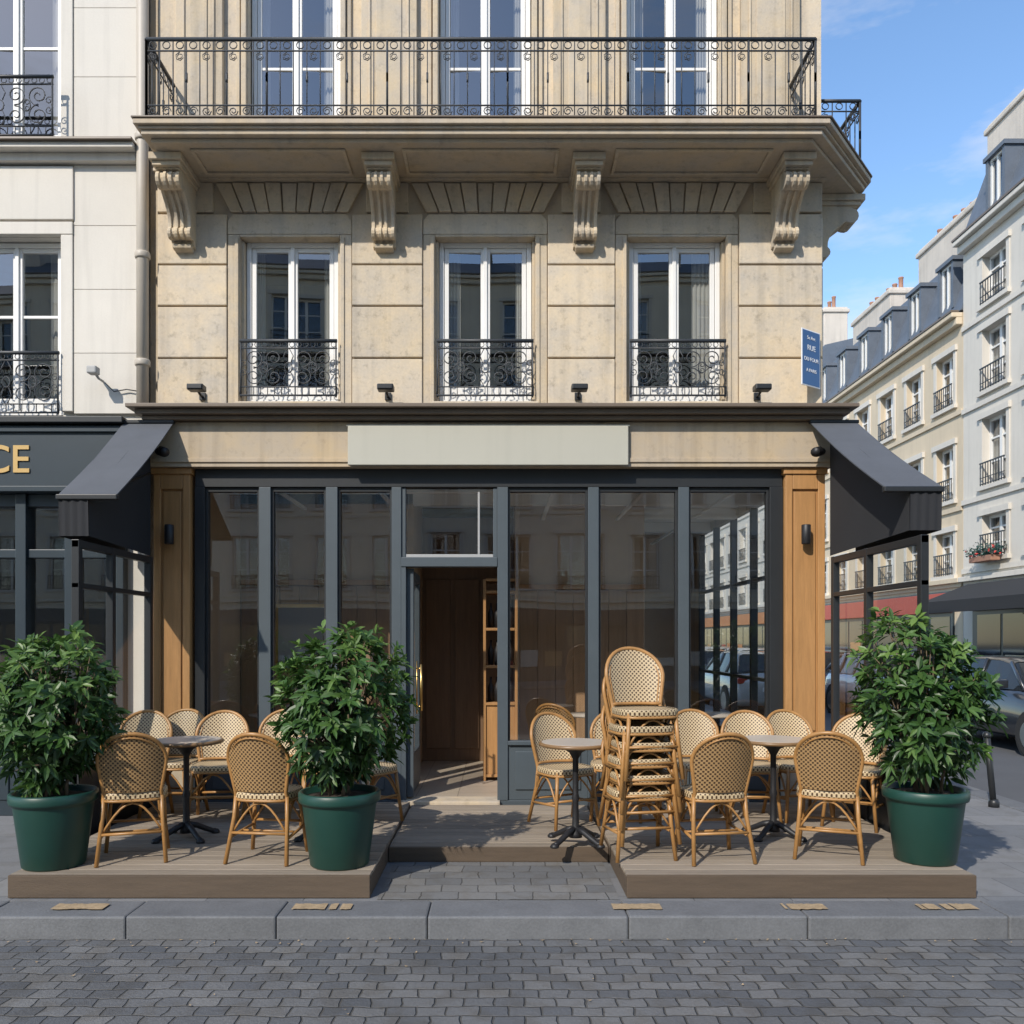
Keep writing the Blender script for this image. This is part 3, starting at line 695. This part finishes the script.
def table(x,y):
    a=A('bistro_table',(x,y,.15)); z=.15
    a.lathe('top_edge',TEDGE,[(.258,z+.715),(.271,z+.72),(.274,z+.732),(.268,z+.742),(.25,z+.743)],x,y,40)
    a.lathe('top',TTOP,[(.252,z+.72),(.252,z+.7455),(.001,z+.746)],x,y,40,False)
    a.lathe('column',CAST,[(.05,z+.04),(.045,z+.07),(.026,z+.12),(.022,z+.3),(.03,z+.33),(.022,z+.36),(.022,z+.62),(.05,z+.67),(.11,z+.70),(.12,z+.714)],x,y,16)
    for k in range(4):
        t=math.pi/4+k*math.pi/2; c,s_=math.cos(t),math.sin(t)
        a.tube('feet',CAST,[(x+c*r,y+s_*r,z+h) for r,h in ((.02,.10),(.08,.085),(.15,.05),(.21,.022),(.235,.02))],.024,8,r2=.018)
        a.lathe('pads',CAST,[(.03,z),(.034,z+.01),(.02,z+.03)],x+c*.235,y+s_*.235,10)
    a.finish()
table(-2.38,6.45); table(-1.34,6.5); table(.56,6.3); table(2.09,6.5)
# ------------------------------------------------------------------ plants
def plant(x,y,seed,z=.15,H=1.0,W_=.45):
    rnd=random.Random(seed); u=lambda p,q:p+(q-p)*rnd.random()
    a=A('potted_shrub',(x,y,z))
    a.lathe('pot',GREENPOT,[(.185,z),(.195,z+.01),(.245,z+.40),(.25,z+.42),(.268,z+.425),(.272,z+.44),(.272,z+.485),(.262,z+.495),(.245,z+.49),(.24,z+.45)],x,y,40)
    a.lathe('soil',SOIL,[(.241,z+.452),(.12,z+.465),(.001,z+.47)],x,y,24)
    zb=z+.46; cz=zb+.10+H/2
    stems=[]
    for k in range(10):
        t=u(0,6.28); r=u(.02,.1); tx,ty=x+math.cos(t)*r,y+math.sin(t)*r
        ex,ey,ez=x+math.cos(t)*u(.1,.3),y+math.sin(t)*u(.1,.3),zb+u(.5,.95)*H
        pts=[(tx+(ex-tx)*q**1.3+u(-.012,.012),ty+(ey-ty)*q**1.3+u(-.012,.012),zb-.02+(ez-zb)*q) for q in [i/6 for i in range(7)]]
        a.tube('stems',BARK,pts,.013,6,r2=.005); stems.append(pts)
    lv=[];lf=[];tone=[]
    lumps=[(Vector((u(-1,1),u(-1,1),u(-1,1))).normalized(),u(-.20,.17)) for _ in range(34)]
    N=480
    for k in range(N):
        d=Vector((rnd.gauss(0,1),rnd.gauss(0,1),rnd.gauss(0,1)))
        d.normalize()
        m=(abs(d.x)**3+abs(d.y)**3+abs(d.z)**3)**(1/3)
        rr=(rnd.random()**.33)*(.97 if k%3 else 1.03)/m
        if rnd.random()<.5: rr=u(.78,1.06)/m
        lump=sum(h*max(0,d.dot(q)-.8)*5 for q,h in lumps)
        rr*=1+lump
        fz=(d.z*rr)
        wz=W_*(1.0 if fz>-.35 else 1.0+(fz+.35)*.55)*(1 if fz<.5 else 1-(fz-.5)*.25)
        c=Vector((x+d.x*rr*wz,y+d.y*rr*wz,cz+fz*H/2))
        ax=(Vector((d.x,d.y,d.z*.8+.55))+Vector((u(-.4,.4),u(-.4,.4),u(-.3,.4)))).normalized()
        depth=min(1,rr*m)
        t0=ax.orthogonal().normalized(); t1=ax.cross(t0)
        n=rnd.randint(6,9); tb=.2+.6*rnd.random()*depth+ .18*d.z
        if rnd.random()<.3:
            q=rnd.choice(stems)[3]; a.tube('stems',BARK,[q,tuple((Vector(q)+c)/2+Vector((0,0,-.02))),tuple(c)],.005,4,r2=.003)
        ph=u(0,6)
        for i in range(n):
            t=ph+2*math.pi*i/n+u(-.25,.25); rad=t0*math.cos(t)+t1*math.sin(t)
            el=u(.0,.7) if i<n-2 else u(.6,1.2)
            dr=(rad*math.cos(el)+ax*math.sin(el)).normalized()
            L=u(.065,.115); w=L*u(.15,.21); sd=dr.cross(ax); 
            if sd.length<.01: sd=t0.copy()
            sd.normalize(); nr=sd.cross(dr)
            if nr.z<0: nr=-nr
            b=c+ax*u(-.02,.03); droop=L*u(.1,.4); o=len(lv)
            lv.append(b)
            for q,ww in ((.35,.9),(.7,.75)):
                ctr=b+dr*L*q-Vector((0,0,droop*q*q))
                lv.append(ctr+sd*w*ww+nr*w*.25); lv.append(ctr); lv.append(ctr-sd*w*ww+nr*w*.25)
            lv.append(b+dr*L-Vector((0,0,droop)))
            fs=[(o,o+1,o+2),(o,o+2,o+3),(o+1,o+4,o+5,o+2),(o+2,o+5,o+6,o+3),(o+4,o+7,o+5),(o+5,o+7,o+6)]
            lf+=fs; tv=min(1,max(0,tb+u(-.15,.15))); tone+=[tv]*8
    e=a.finish()
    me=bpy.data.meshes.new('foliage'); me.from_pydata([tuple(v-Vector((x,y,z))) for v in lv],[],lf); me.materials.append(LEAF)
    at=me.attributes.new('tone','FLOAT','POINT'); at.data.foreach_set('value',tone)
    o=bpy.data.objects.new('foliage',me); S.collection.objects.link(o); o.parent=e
plant(-2.98,5.68,3,H=.93,W_=.37); plant(-1.075,5.70,11,H=.98,W_=.38); plant(2.90,5.80,23,H=1.06,W_=.39)
# ------------------------------------------------------------------ left neighbour
L=A('neighbour_building',(-7,10,0))
lw=[(-5.12,-4.13),(-7.6,-6.6),(-10.1,-9.1)]
edges=[-12]+[v for w in lw[::-1] for v in w]+[-3.36]
for k in range(0,len(edges),2):
    x0,x1=edges[k],edges[k+1]
    L.box('wall',LEFTW,x0,x1,8.04,8.4,3.7,8.8)
    a0=x0+(.12 if k>0 else 0); a1=x1-(.12 if k<len(edges)-2 else 0)
    zz=[3.78,4.35,4.95,5.55,6.12]
    for j in range(4): L.box('wall_courses',LEFTW,a0,a1,8.0,8.045,zz[j]+.002,zz[j+1]-.002,.003)
    zz=[6.30,6.95,7.6,8.25,8.8]
    for j in range(4): L.box('wall_courses',LEFTW,a0,a1,8.0,8.045,zz[j]+.002,zz[j+1]-.002,.003)
L.box('wall',LEFTW,-12,-3.36,8.04,8.4,8.8,12.5)
for x0,x1 in lw:
    L.box('wall',LEFTW,x0,x1,8.05,8.4,5.46,6.3)
    L.box('wall',LEFTW,x0,x1,8.05,8.4,8.7,8.8)
    for z0,z1 in ((3.8,5.46),(6.33,8.7)):
        for xa in (x0-.115,x1+.002): L.box('surrounds',LEFTW,xa,xa+.112,7.985,8.05,z0,z1,.006)
        L.box('surrounds',LEFTW,x0-.115,x1+.115,7.98,8.049,z1+.002,z1+.12,.006)
        casement(L,x0+.02,x1-.02,z0,z1-.01,8.14,muntins=(z0+.95,) if z1<6 else (z0+1.0,z0+1.7))
    scrollrail(L,'railings',x0,x1,7.96,3.76,4.34); scrollrail(L,'railings',x0,x1,7.86,6.30,6.86)
    L.box('surrounds',LEFTW,x0-.12,x1+.12,7.98,8.045,5.6,6.1,.006)
L.box('cornice',LEFTW,-12,-3.39,7.84,8.04,6.2,6.25,.006); L.box('cornice_flashing',ZINC,-12,-3.385,7.80,8.04,6.251,6.275,.004); L.box('cornice_bed',LEFTW,-12,-3.40,7.93,8.04,6.125,6.198,.006)
L.box('rooms',ROOMD,-12,-3.36,9.6,9.65,3.7,12.4); L.box('room_floor',ROOMD,-12,-3.36,8.41,9.6,5.8,6.1); L.box('room_floor',ROOMD,-12,-3.36,8.41,9.6,3.64,3.69); L.box('body',LEFTW,-12,-3.36,9.66,13,0,12.4); L.box('roof',ROOF,-12,-3.4,7.9,13,12.5,12.7)
L.box('shop_fascia',NAVY,-12,-3.50,7.86,8.1,3.02,3.64,.008); L.box('shop_fascia_top',DARK,-12,-3.46,7.78,8.1,3.645,3.70,.006); L.box('shop_fascia_mould',NAVY,-12,-3.49,7.83,7.859,3.02,3.07,.005)
L.box('shop_fascia_mould',NAVY,-12,-3.49,7.83,7.859,3.57,3.62,.005)
L.box('wall',LEFTW,-3.499,-3.34,7.99,8.1,0,3.66,.004)
fr=[-3.62,-4.02,-4.48,-5.2,-6.2,-7.2,-8.4,-9.6,-10.8,-12]
for q in fr: L.box('shop_frames',NAVY,q-.05,q+.05,7.94,8.1,.0,3.019,.006)
for z0,z1 in ((2.9,3.018),(2.42,2.50),(.0,.75)): L.box('shop_frames',NAVY,-12,-3.57,7.97,8.09,z0,z1,.005)
for i in range(len(fr)-1): L.box('shop_panels',NAVY,fr[i+1]+.12,fr[i]-.12,7.955,7.969,.15,.6,.008)
L.box('shop_frames',NAVY,-3.57,-3.50,7.9,8.1,0,3.018,.005)
L.add('shop_glazing',GL_SH,[(-12,8.03,.75),(-3.6,8.03,.75),(-3.6,8.03,2.9),(-12,8.03,2.9)],[(0,1,2,3)])
L.box('shop_interior',ROOMD,-12,-3.5,9.5,9.55,0,3.6); L.box('shop_interior_floor',INTD,-12,-3.5,8.1,9.5,0,.1); L.box('shop_interior_ceiling',ROOMD,-12,-3.5,8.11,9.5,3.1,3.2)
for k in range(6): L.box('shop_display',INTD,-4.4-k*1.0,-3.75-k*1.0,8.5,8.7,.1,1.1+.2*(k%3),.01)
e=L.finish()
text('PLACE',.36,GOLD,e,(-4.34,7.855,3.20),'RIGHT',.008,off=.003)
# ------------------------------------------------------------------ generic street buildings
def street_building(name,orient,base,u0,u1,cols,rows,ww,wallm,eave,mansard,ground=3.1,shops=(),chims=(),roofd=.55,depth=9,dormers=True):
    """orient 'E': facade on plane x=base facing -x, u=y ; 'S': facade on plane y=base facing +y, u=x"""
    a=A(name,((base+4,(u0+u1)/2,0) if orient=='E' else ((u0+u1)/2,base-4,0)))
    def bx(part,m,p0,p1,d0,d1,z0,z1,bv=0):
        if orient=='E': a.box(part,m,base-d0,base-d1,p0,p1,z0,z1,bv)
        else: a.box(part,m,p0,p1,base+d0,base+d1,z0,z1,bv)
    def quad(part,m,pts):
        a.add(part,m,[(base-d,u,z) if orient=='E' else (u,base+d,z) for u,d,z in pts],[tuple(range(len(pts)))])
    zs=[0]+[v for r in rows for v in r]+[eave]
    for k in range(0,len(zs),2): bx('wall',wallm,u0,u1,-.3,0,zs[k],zs[k+1])
    for (z0,z1) in rows:
        p=u0
        for c in cols:
            bx('wall',wallm,p,c-ww/2,-.3,-.001,z0,z1); p=c+ww/2
        bx('wall',wallm,p,u1,-.3,-.001,z0,z1)
        for c in cols:
            l,r=c-ww/2,c+ww/2
            bx('window_surrounds',WHITEST,l-.12,l-.001,0,.03,z0,z1); bx('window_surrounds',WHITEST,r+.001,r+.12,0,.03,z0,z1); bx('window_surrounds',WHITEST,l-.16,r+.16,0,.07,z1+.001,z1+.14)
            bx('window_surrounds',WHITEST,l-.16,r+.16,0,.09,z0-.1,z0-.001)
            f='window_frames'
            bx(f,WHITEP,l,l+.06,-.22,-.15,z0,z1); bx(f,WHITEP,r-.06,r,-.22,-.15,z0,z1); bx(f,WHITEP,c-.05,c+.05,-.22,-.14,z0,z1)
            bx(f,WHITEP,l,r,-.225,-.145,z1-.07,z1-.001); zm=z0+(z1-z0)*.36; bx(f,WHITEP,l,r,-.215,-.155,zm-.02,zm+.02); zm=z0+(z1-z0)*.7; bx(f,WHITEP,l,r,-.215,-.155,zm-.02,zm+.02)
            quad('glazing',GL_UP,[(l,-.19,z0),(r,-.19,z0),(r,-.19,z1),(l,-.19,z1)])
            if random.random()<.6:
                q=random.choice((.18,.25,.35)); bx('curtains',CURT,l,l+ww*q,-.26,-.25,z0,z1); bx('curtains',CURT,r-ww*q*.9,r,-.27,-.26,z0,z1)
            zt=z0+.55; bx('railings',IRON,l-.02,r+.02,.06,.09,zt-.03,zt); bx('railings',IRON,l-.02,r+.02,.06,.08,z0+.03,z0+.05); bx('railings',IRON,l-.02,r+.02,.06,.08,z0+.18,z0+.195)
            n=9
            for i in range(n+1):
                uu=l+(r-l)*i/n; bx('railings',IRON,uu-.008,uu+.008,.065,.08,z0,zt)
        bx('string_courses',wallm,u0,u1,0,.05,z0-.32,z0-.2)
    bx('rooms',ROOMD,u0,u1,-.95,-.9,0,eave)
    bx('body',wallm,u0,u1,-depth,-.951,0,eave)
    bx('cornice',wallm,u0-.0,u1,0,.28,eave-.12,eave,.02); bx('cornice',wallm,u0,u1,0,.16,eave-.3,eave-.121,.02)
    bx('gutter',ZINC,u0,u1,.1,.30,eave+.001,eave+.05)
    bx('ground_cornice',wallm,u0,u1,0,.14,ground-.02,ground+.1,.01)
    pr=[(.05,eave+.06),(-roofd,mansard),(-roofd-3,mansard+.7),(-depth,mansard),(-depth,eave+.06)]
    if orient=='E': a.prism('mansard_roof',ROOF,[(base-d,z) for d,z in pr],'y',u0,u1)
    else: a.prism('mansard_roof',ROOF,[(base+d,z) for d,z in pr],'x',u0,u1)
    if dormers:
        for c in cols:
            zb=eave+.3; zt=min(mansard-.25,zb+1.2); l,r=c-.38,c+.38
            bx('dormers',ROOF,l,l+.10,-1.4,.0,zb,zt);bx('dormers',ROOF,r-.10,r,-1.4,.0,zb,zt); bx('dormers',ROOF,l-.05,r+.05,-1.5,0.04,zt,zt+.10,.01)
            bx('dormer_windows',WHITEP,l+.10,l+.16,-.12,-.06,zb,zt); bx('dormer_windows',WHITEP,r-.16,r-.10,-.12,-.06,zb,zt); bx('dormer_windows',WHITEP,c-.03,c+.03,-.12,-.06,zb,zt); bx('dormer_windows',WHITEP,l+.1,r-.1,-.125,-.055,zt-.06,zt-.001)
            quad('glazing',GL_UP,[(l+.10,-.09,zb),(r-.10,-.09,zb),(r-.10,-.09,zt),(l+.10,-.09,zt)])
            bx('dormer_back',ROOMD,l+.10,r-.10,-.5,-.45,zb,zt)
    for (c0,c1,d0,d1,zt) in chims:
        bx('chimneys',CHIM,c0,c1,d0,d1,eave-.3,zt,.03); bx('chimneys',CHIM,c0-.06,c1+.06,d0-.06,d1+.06,zt-.22,zt-.08,.02)
        alongu=abs(c1-c0)>abs(d1-d0); LL=max(abs(c1-c0),abs(d1-d0)); nn=max(1,int(LL/.42))
        for i in range(nn):
            if alongu: cc=min(c0,c1)+.22+i*.42; dd=(d0+d1)/2
            else: cc=(c0+c1)/2; dd=min(d0,d1)+.22+i*.42
            hh=U(.22,.42)
            X,Y=(base-dd,cc) if orient=='E' else (cc,base+dd)
            a.lathe('chimney_pots',TERRA,[(.08,zt),(.09,zt+.05),(.07,zt+.08),(.07,zt+hh),(.085,zt+hh+.02),(.08,zt+hh+.05)],X,Y,10)
    for (s0,s1,mm,aw) in shops:
        bx('shop_opening',NAVY,s0,s1,0.0,.05,.0,2.9); bx('shop_sign_band',mm,s0,s1,.051,.16,2.35,2.85,.01)
        n=max(2,int((s1-s0)/1.0))
        for i in range(n):
            q0=s0+.12+(s1-s0-.24)*i/n; q1=s0+.12+(s1-s0-.24)*(i+1)/n-.1
            bx('shop_windows',CARG,q0,q1,.052,.06,.55,2.25)
            mt=random.choice((OAK,CURT,ORNS,REDS,WHITEST)); bx('shop_display_'+mt.name,mt,q0+.1,q1-.1,.0605,.068,.6,U(.8,1.6))
        if aw:
            pts=[(.17,2.95),(.17,3.0),(1.3,2.55),(1.3,2.5)]
            if orient=='E': a.prism('awning',aw,[(base-d,z) for d,z in pts],'y',s0,s1); bx('awning_valance',aw,s0,s1,1.29,1.31,2.28,2.51)
            else: a.prism('awning',aw,[(base+d,z) for d,z in pts],'x',s0,s1); bx('awning_valance',aw,s0,s1,1.29,1.31,2.28,2.51)
    return a
RB=11.5
a=street_building('white_apartment_building','E',RB,11.5,21.1,[12.6,14.4,16.2,18.0,19.75],[(3.6,4.6),(5.3,6.9),(7.55,9.0),(9.6,10.75)],.95,WHITEST,11.5,13.2,
   shops=[(12,20.6,NAVY,AWND)],chims=[(11.9,12.6,-3.5,-1.0,15.4),(19.0,20.95,-1.5,-.5,14.3)])
a.finish()
a=A('flower_box',(RB-.2,19.75,3.6)); a.box('trough',TERRA,RB-.36,RB-.14,19.3,20.2,3.47,3.6,.01)
for i in range(420):
    x,y,z=RB-.25+random.gauss(0,.1),U(19.2,20.3),3.62+abs(random.gauss(0,.12)); r=.04
    v=Vector((U(-1,1),U(-1,1),U(-1,1))).normalized()*r; w=v.orthogonal().normalized()*r*.6
    m=FLOW if R()<.12 else GREENPOT
    a.add('blooms' if m is FLOW else 'greens',m,[(x-v.x,y-v.y,z-v.z),(x+w.x,y+w.y,z+w.z),(x+v.x,y+v.y,z+v.z),(x-w.x,y-w.y,z-w.z)],[(0,1,2,3)])
a.finish()
a=street_building('cream_apartment_building','E',RB,21.12,31.5,[21.95,23.6,25.25,26.9,28.6,30.3],[(3.3,4.4),(5.2,6.6),(7.6,8.95)],.85,CREAM,9.8,11.7,
   shops=[(21.5,31.2,REDS,None)],chims=[(21.5,24.6,-1.5,-.6,12.9),(26.6,29.4,-1.6,-.7,12.7)])
a.finish()
a=street_building('grey_apartment_building','E',RB,31.52,62,[32.6+1.9*i for i in range(15)],[(3.3,4.6),(5.4,6.9),(7.7,9.1)],.95,WHITEST,10.4,12.6,shops=[(32,61,ORNS,None)],chims=[(32,35,-1.6,-.7,14.2),(39,39.7,-2.4,-.2,13.2)])
a.finish()
a=street_building('opposite_apartment_building','S',-18.2,-30,30,[-28.6+2.2*i for i in range(27)],[(3.7,5.9),(7.0,9.2),(10.3,12.5),(13.4,15.4)],1.15,OPP,16.4,17.6,ground=3.2,dormers=False,roofd=1.5,
   shops=[(-29,29,NAVY,None)],chims=[(x,x+.8,-3.6,-1.0,18.6) for x in (-20,-11,-2,7,16,24)])
a.finish()
# ------------------------------------------------------------------ cars
def car(x,y,paint,rot=0):
    a=A('parked_car')
    st=[(-2.12,.62,.38,.62),(-2.05,.78,.28,.74),(-1.85,.86,.24,.84),(-1.3,.90,.24,.96),(-.85,.91,.24,1.02),(0,.91,.24,1.04),(1.0,.91,.24,1.05),(1.7,.90,.24,1.05),(2.0,.86,.27,1.0),(2.12,.74,.36,.85)]
    vs=[];fs=[]
    for (yy,w,zb,zt) in st:
        for (fx,fz) in ((-.82,0),(-.98,.12),(-1,.45),(-.97,.78),(-.86,1),(-.4,1.03),(.4,1.03),(.86,1),(.97,.78),(1,.45),(.98,.12),(.82,0)):
            vs.append((fx*w,yy,zb+fz*(zt-zb)))
    n=12
    for i in range(len(st)-1):
        for k in range(n): fs.append((i*n+k,(i+1)*n+k,(i+1)*n+(k+1)%n,i*n+(k+1)%n))
    fs.append(tuple(range(n))); fs.append(tuple(range((len(st)-1)*n,len(st)*n))[::-1])
    a.add('body',paint,vs,fs,0,True)
    g=[(-1.0,.80,1.0,.80,1.02),(-.45,.82,1.0,.66,1.42),(-.1,.83,1.0,.64,1.48),(.7,.83,1.0,.64,1.50),(1.5,.82,1.0,.62,1.44),(1.98,.80,1.0,.70,1.06)]
    vs=[];fs=[]
    for yy,wb,zb,wt,zt in g: vs+=[(-wb,yy,zb),(-wt,yy,zt-.03),(-wt*.85,yy,zt),(wt*.85,yy,zt),(wt,yy,zt-.03),(wb,yy,zb)]
    for i in range(len(g)-1):
        for k in range(5): fs.append((i*6+k,(i+1)*6+k,(i+1)*6+k+1,i*6+k+1))
    fs.append(tuple(range(6)))
    a.add('greenhouse',CARG,vs,fs,0,False)
    rv=[];rf=[]
    for yy,wb,zb,wt,zt in g[1:5]: rv+=[(-wt-.01,yy,zt-.03),(-wt*.85,yy,zt+.012),(wt*.85,yy,zt+.012),(wt+.01,yy,zt-.03)]
    for i in range(3):
        for k in range(3): rf.append((i*4+k,(i+1)*4+k,(i+1)*4+k+1,i*4+k+1))
    a.add('roof_panel',paint,rv,rf,0,True)
    for sx in (-1,1):
        for p0,p1 in (((.80,-1.0,1.0),(.67,-.45,1.42)),((.835,.25,1.0),(.655,.25,1.47)),((.835,1.1,1.0),(.65,1.1,1.47)),((.80,1.95,1.04),(.64,1.5,1.42))):
            a.tube('pillars',paint,[(sx*p0[0],p0[1],p0[2]),(sx*p1[0],p1[1],p1[2])],.032,6)
        a.box('mirrors',paint,sx*.88,sx*1.06,-.72,-.58,1.02,1.16,.02)
        for yy in (-1.32,1.30):
            for nm,m,r,w0,w1 in (('wheel_arches',TYRE,.385,.70,.915),('tyres',TYRE,.335,.70,.93),('rims',ALLOY,.22,.90,.94)):
                n=24; v=[];f=[]
                for xx in (w0,w1):
                    for k in range(n): t=2*math.pi*k/n; v.append((sx*xx,yy+r*math.cos(t),.335+r*math.sin(t)))
                f=[tuple(range(n)),tuple(range(n,2*n))]+[(k,(k+1)%n,n+(k+1)%n,n+k) for k in range(n)]
                a.add(nm,m,v,f)
        a.box('headlamps',LAMP,sx*.50,sx*.74,-2.10,-1.98,.66,.76,.02); a.box('tail_lamps',REDL,sx*.60,sx*.82,1.98,2.11,.78,.92,.02)
    a.box('grille',TYRE,-.42,.42,-2.135,-2.05,.44,.66,.01); a.box('number_plate',WHT,-.26,.26,-2.15,-2.136,.42,.52,.004); a.box('number_plate',WHT,-.26,.26,2.10,2.135,.6,.7,.004)
    a.finish(rotz=math.radians(rot),at=(x,y,-.134))
car(8.95,14.2,CARB); car(8.95,19.3,CARS); car(8.95,24.4,CARB,180); car(8.9,29.6,CARS); car(8.95,35.0,CARS); car(8.95,40.3,CARB); car(6.25,21.5,CARS,180); car(6.25,27.0,CARB,180)
a=A('bollard',(4.85,8.4,0)); a.tube('post',DARK,[(4.88,8.4,0),(4.80,8.38,.70)],.03,10); a.lathe('collar',DARK,[(.05,0),(.05,.05),(.035,.08)],4.88,8.4,12); a.lathe('cap',DARK,[(.036,.69),(.04,.71),(.03,.74),(.001,.75)],4.80,8.38,12); a.finish()
# ------------------------------------------------------------------ light, sky, camera
EL=math.radians(38); AZ=math.radians(32); azx,azy=-math.sin(AZ),-math.cos(AZ)
w=bpy.data.worlds.new('World'); S.world=w; w.use_nodes=True; nt=w.node_tree
bg=nt.nodes['Background']; sk=nt.nodes.new('ShaderNodeTexSky'); sk.sky_type='NISHITA'; sk.sun_disc=False
sk.sun_elevation=EL; sk.sun_rotation=math.atan2(azx,azy); sk.air_density=1.0; sk.dust_density=.3; sk.ozone_density=1.0
tc=nt.nodes.new('ShaderNodeTexCoord').outputs['Generated']
hs=nt.nodes.new('ShaderNodeHueSaturation'); hs.inputs['Value'].default_value=1.8; hs.inputs['Saturation'].default_value=1.12; nt.links.new(sk.outputs[0],hs.inputs['Color'])
nz=noise(nt,mapping(nt,tc,(1.5,1.5,5)),2.1,6,.6)
mr=nt.nodes.new('ShaderNodeMapRange'); mr.inputs['From Min'].default_value=.50; mr.inputs['From Max'].default_value=.78; mr.inputs['To Max'].default_value=.8; nt.links.new(nz,mr.inputs['Value'])
mx=nt.nodes.new('ShaderNodeMixRGB'); mx.inputs[2].default_value=(6.6,6.5,6.4,1); nt.links.new(mr.outputs[0],mx.inputs[0]); nt.links.new(hs.outputs[0],mx.inputs[1])
nt.links.new(mx.outputs[0],bg.inputs[0]); bg.inputs[1].default_value=.15
ld=bpy.data.lights.new('sun','SUN'); ld.energy=4.5; ld.angle=math.radians(.7); ld.color=(1,.93,.83)
lo=bpy.data.objects.new('sun',ld); S.collection.objects.link(lo)
d=Vector((azx*math.cos(EL),azy*math.cos(EL),math.sin(EL))); lo.rotation_euler=d.to_track_quat('Z','Y').to_euler(); lo.location=d*40
c=bpy.data.cameras.new('camera'); co=bpy.data.objects.new('camera',c); S.collection.objects.link(co)
co.location=(0,0,1.65); co.rotation_euler=(math.pi/2,0,0); c.sensor_width=36; c.lens=850/1024*36; c.shift_x=12/1024; c.shift_y=.125; c.clip_end=1000; c.clip_start=.05
S.camera=co
S.view_settings.view_transform='Standard'; S.view_settings.look='None'; S.view_settings.exposure=0
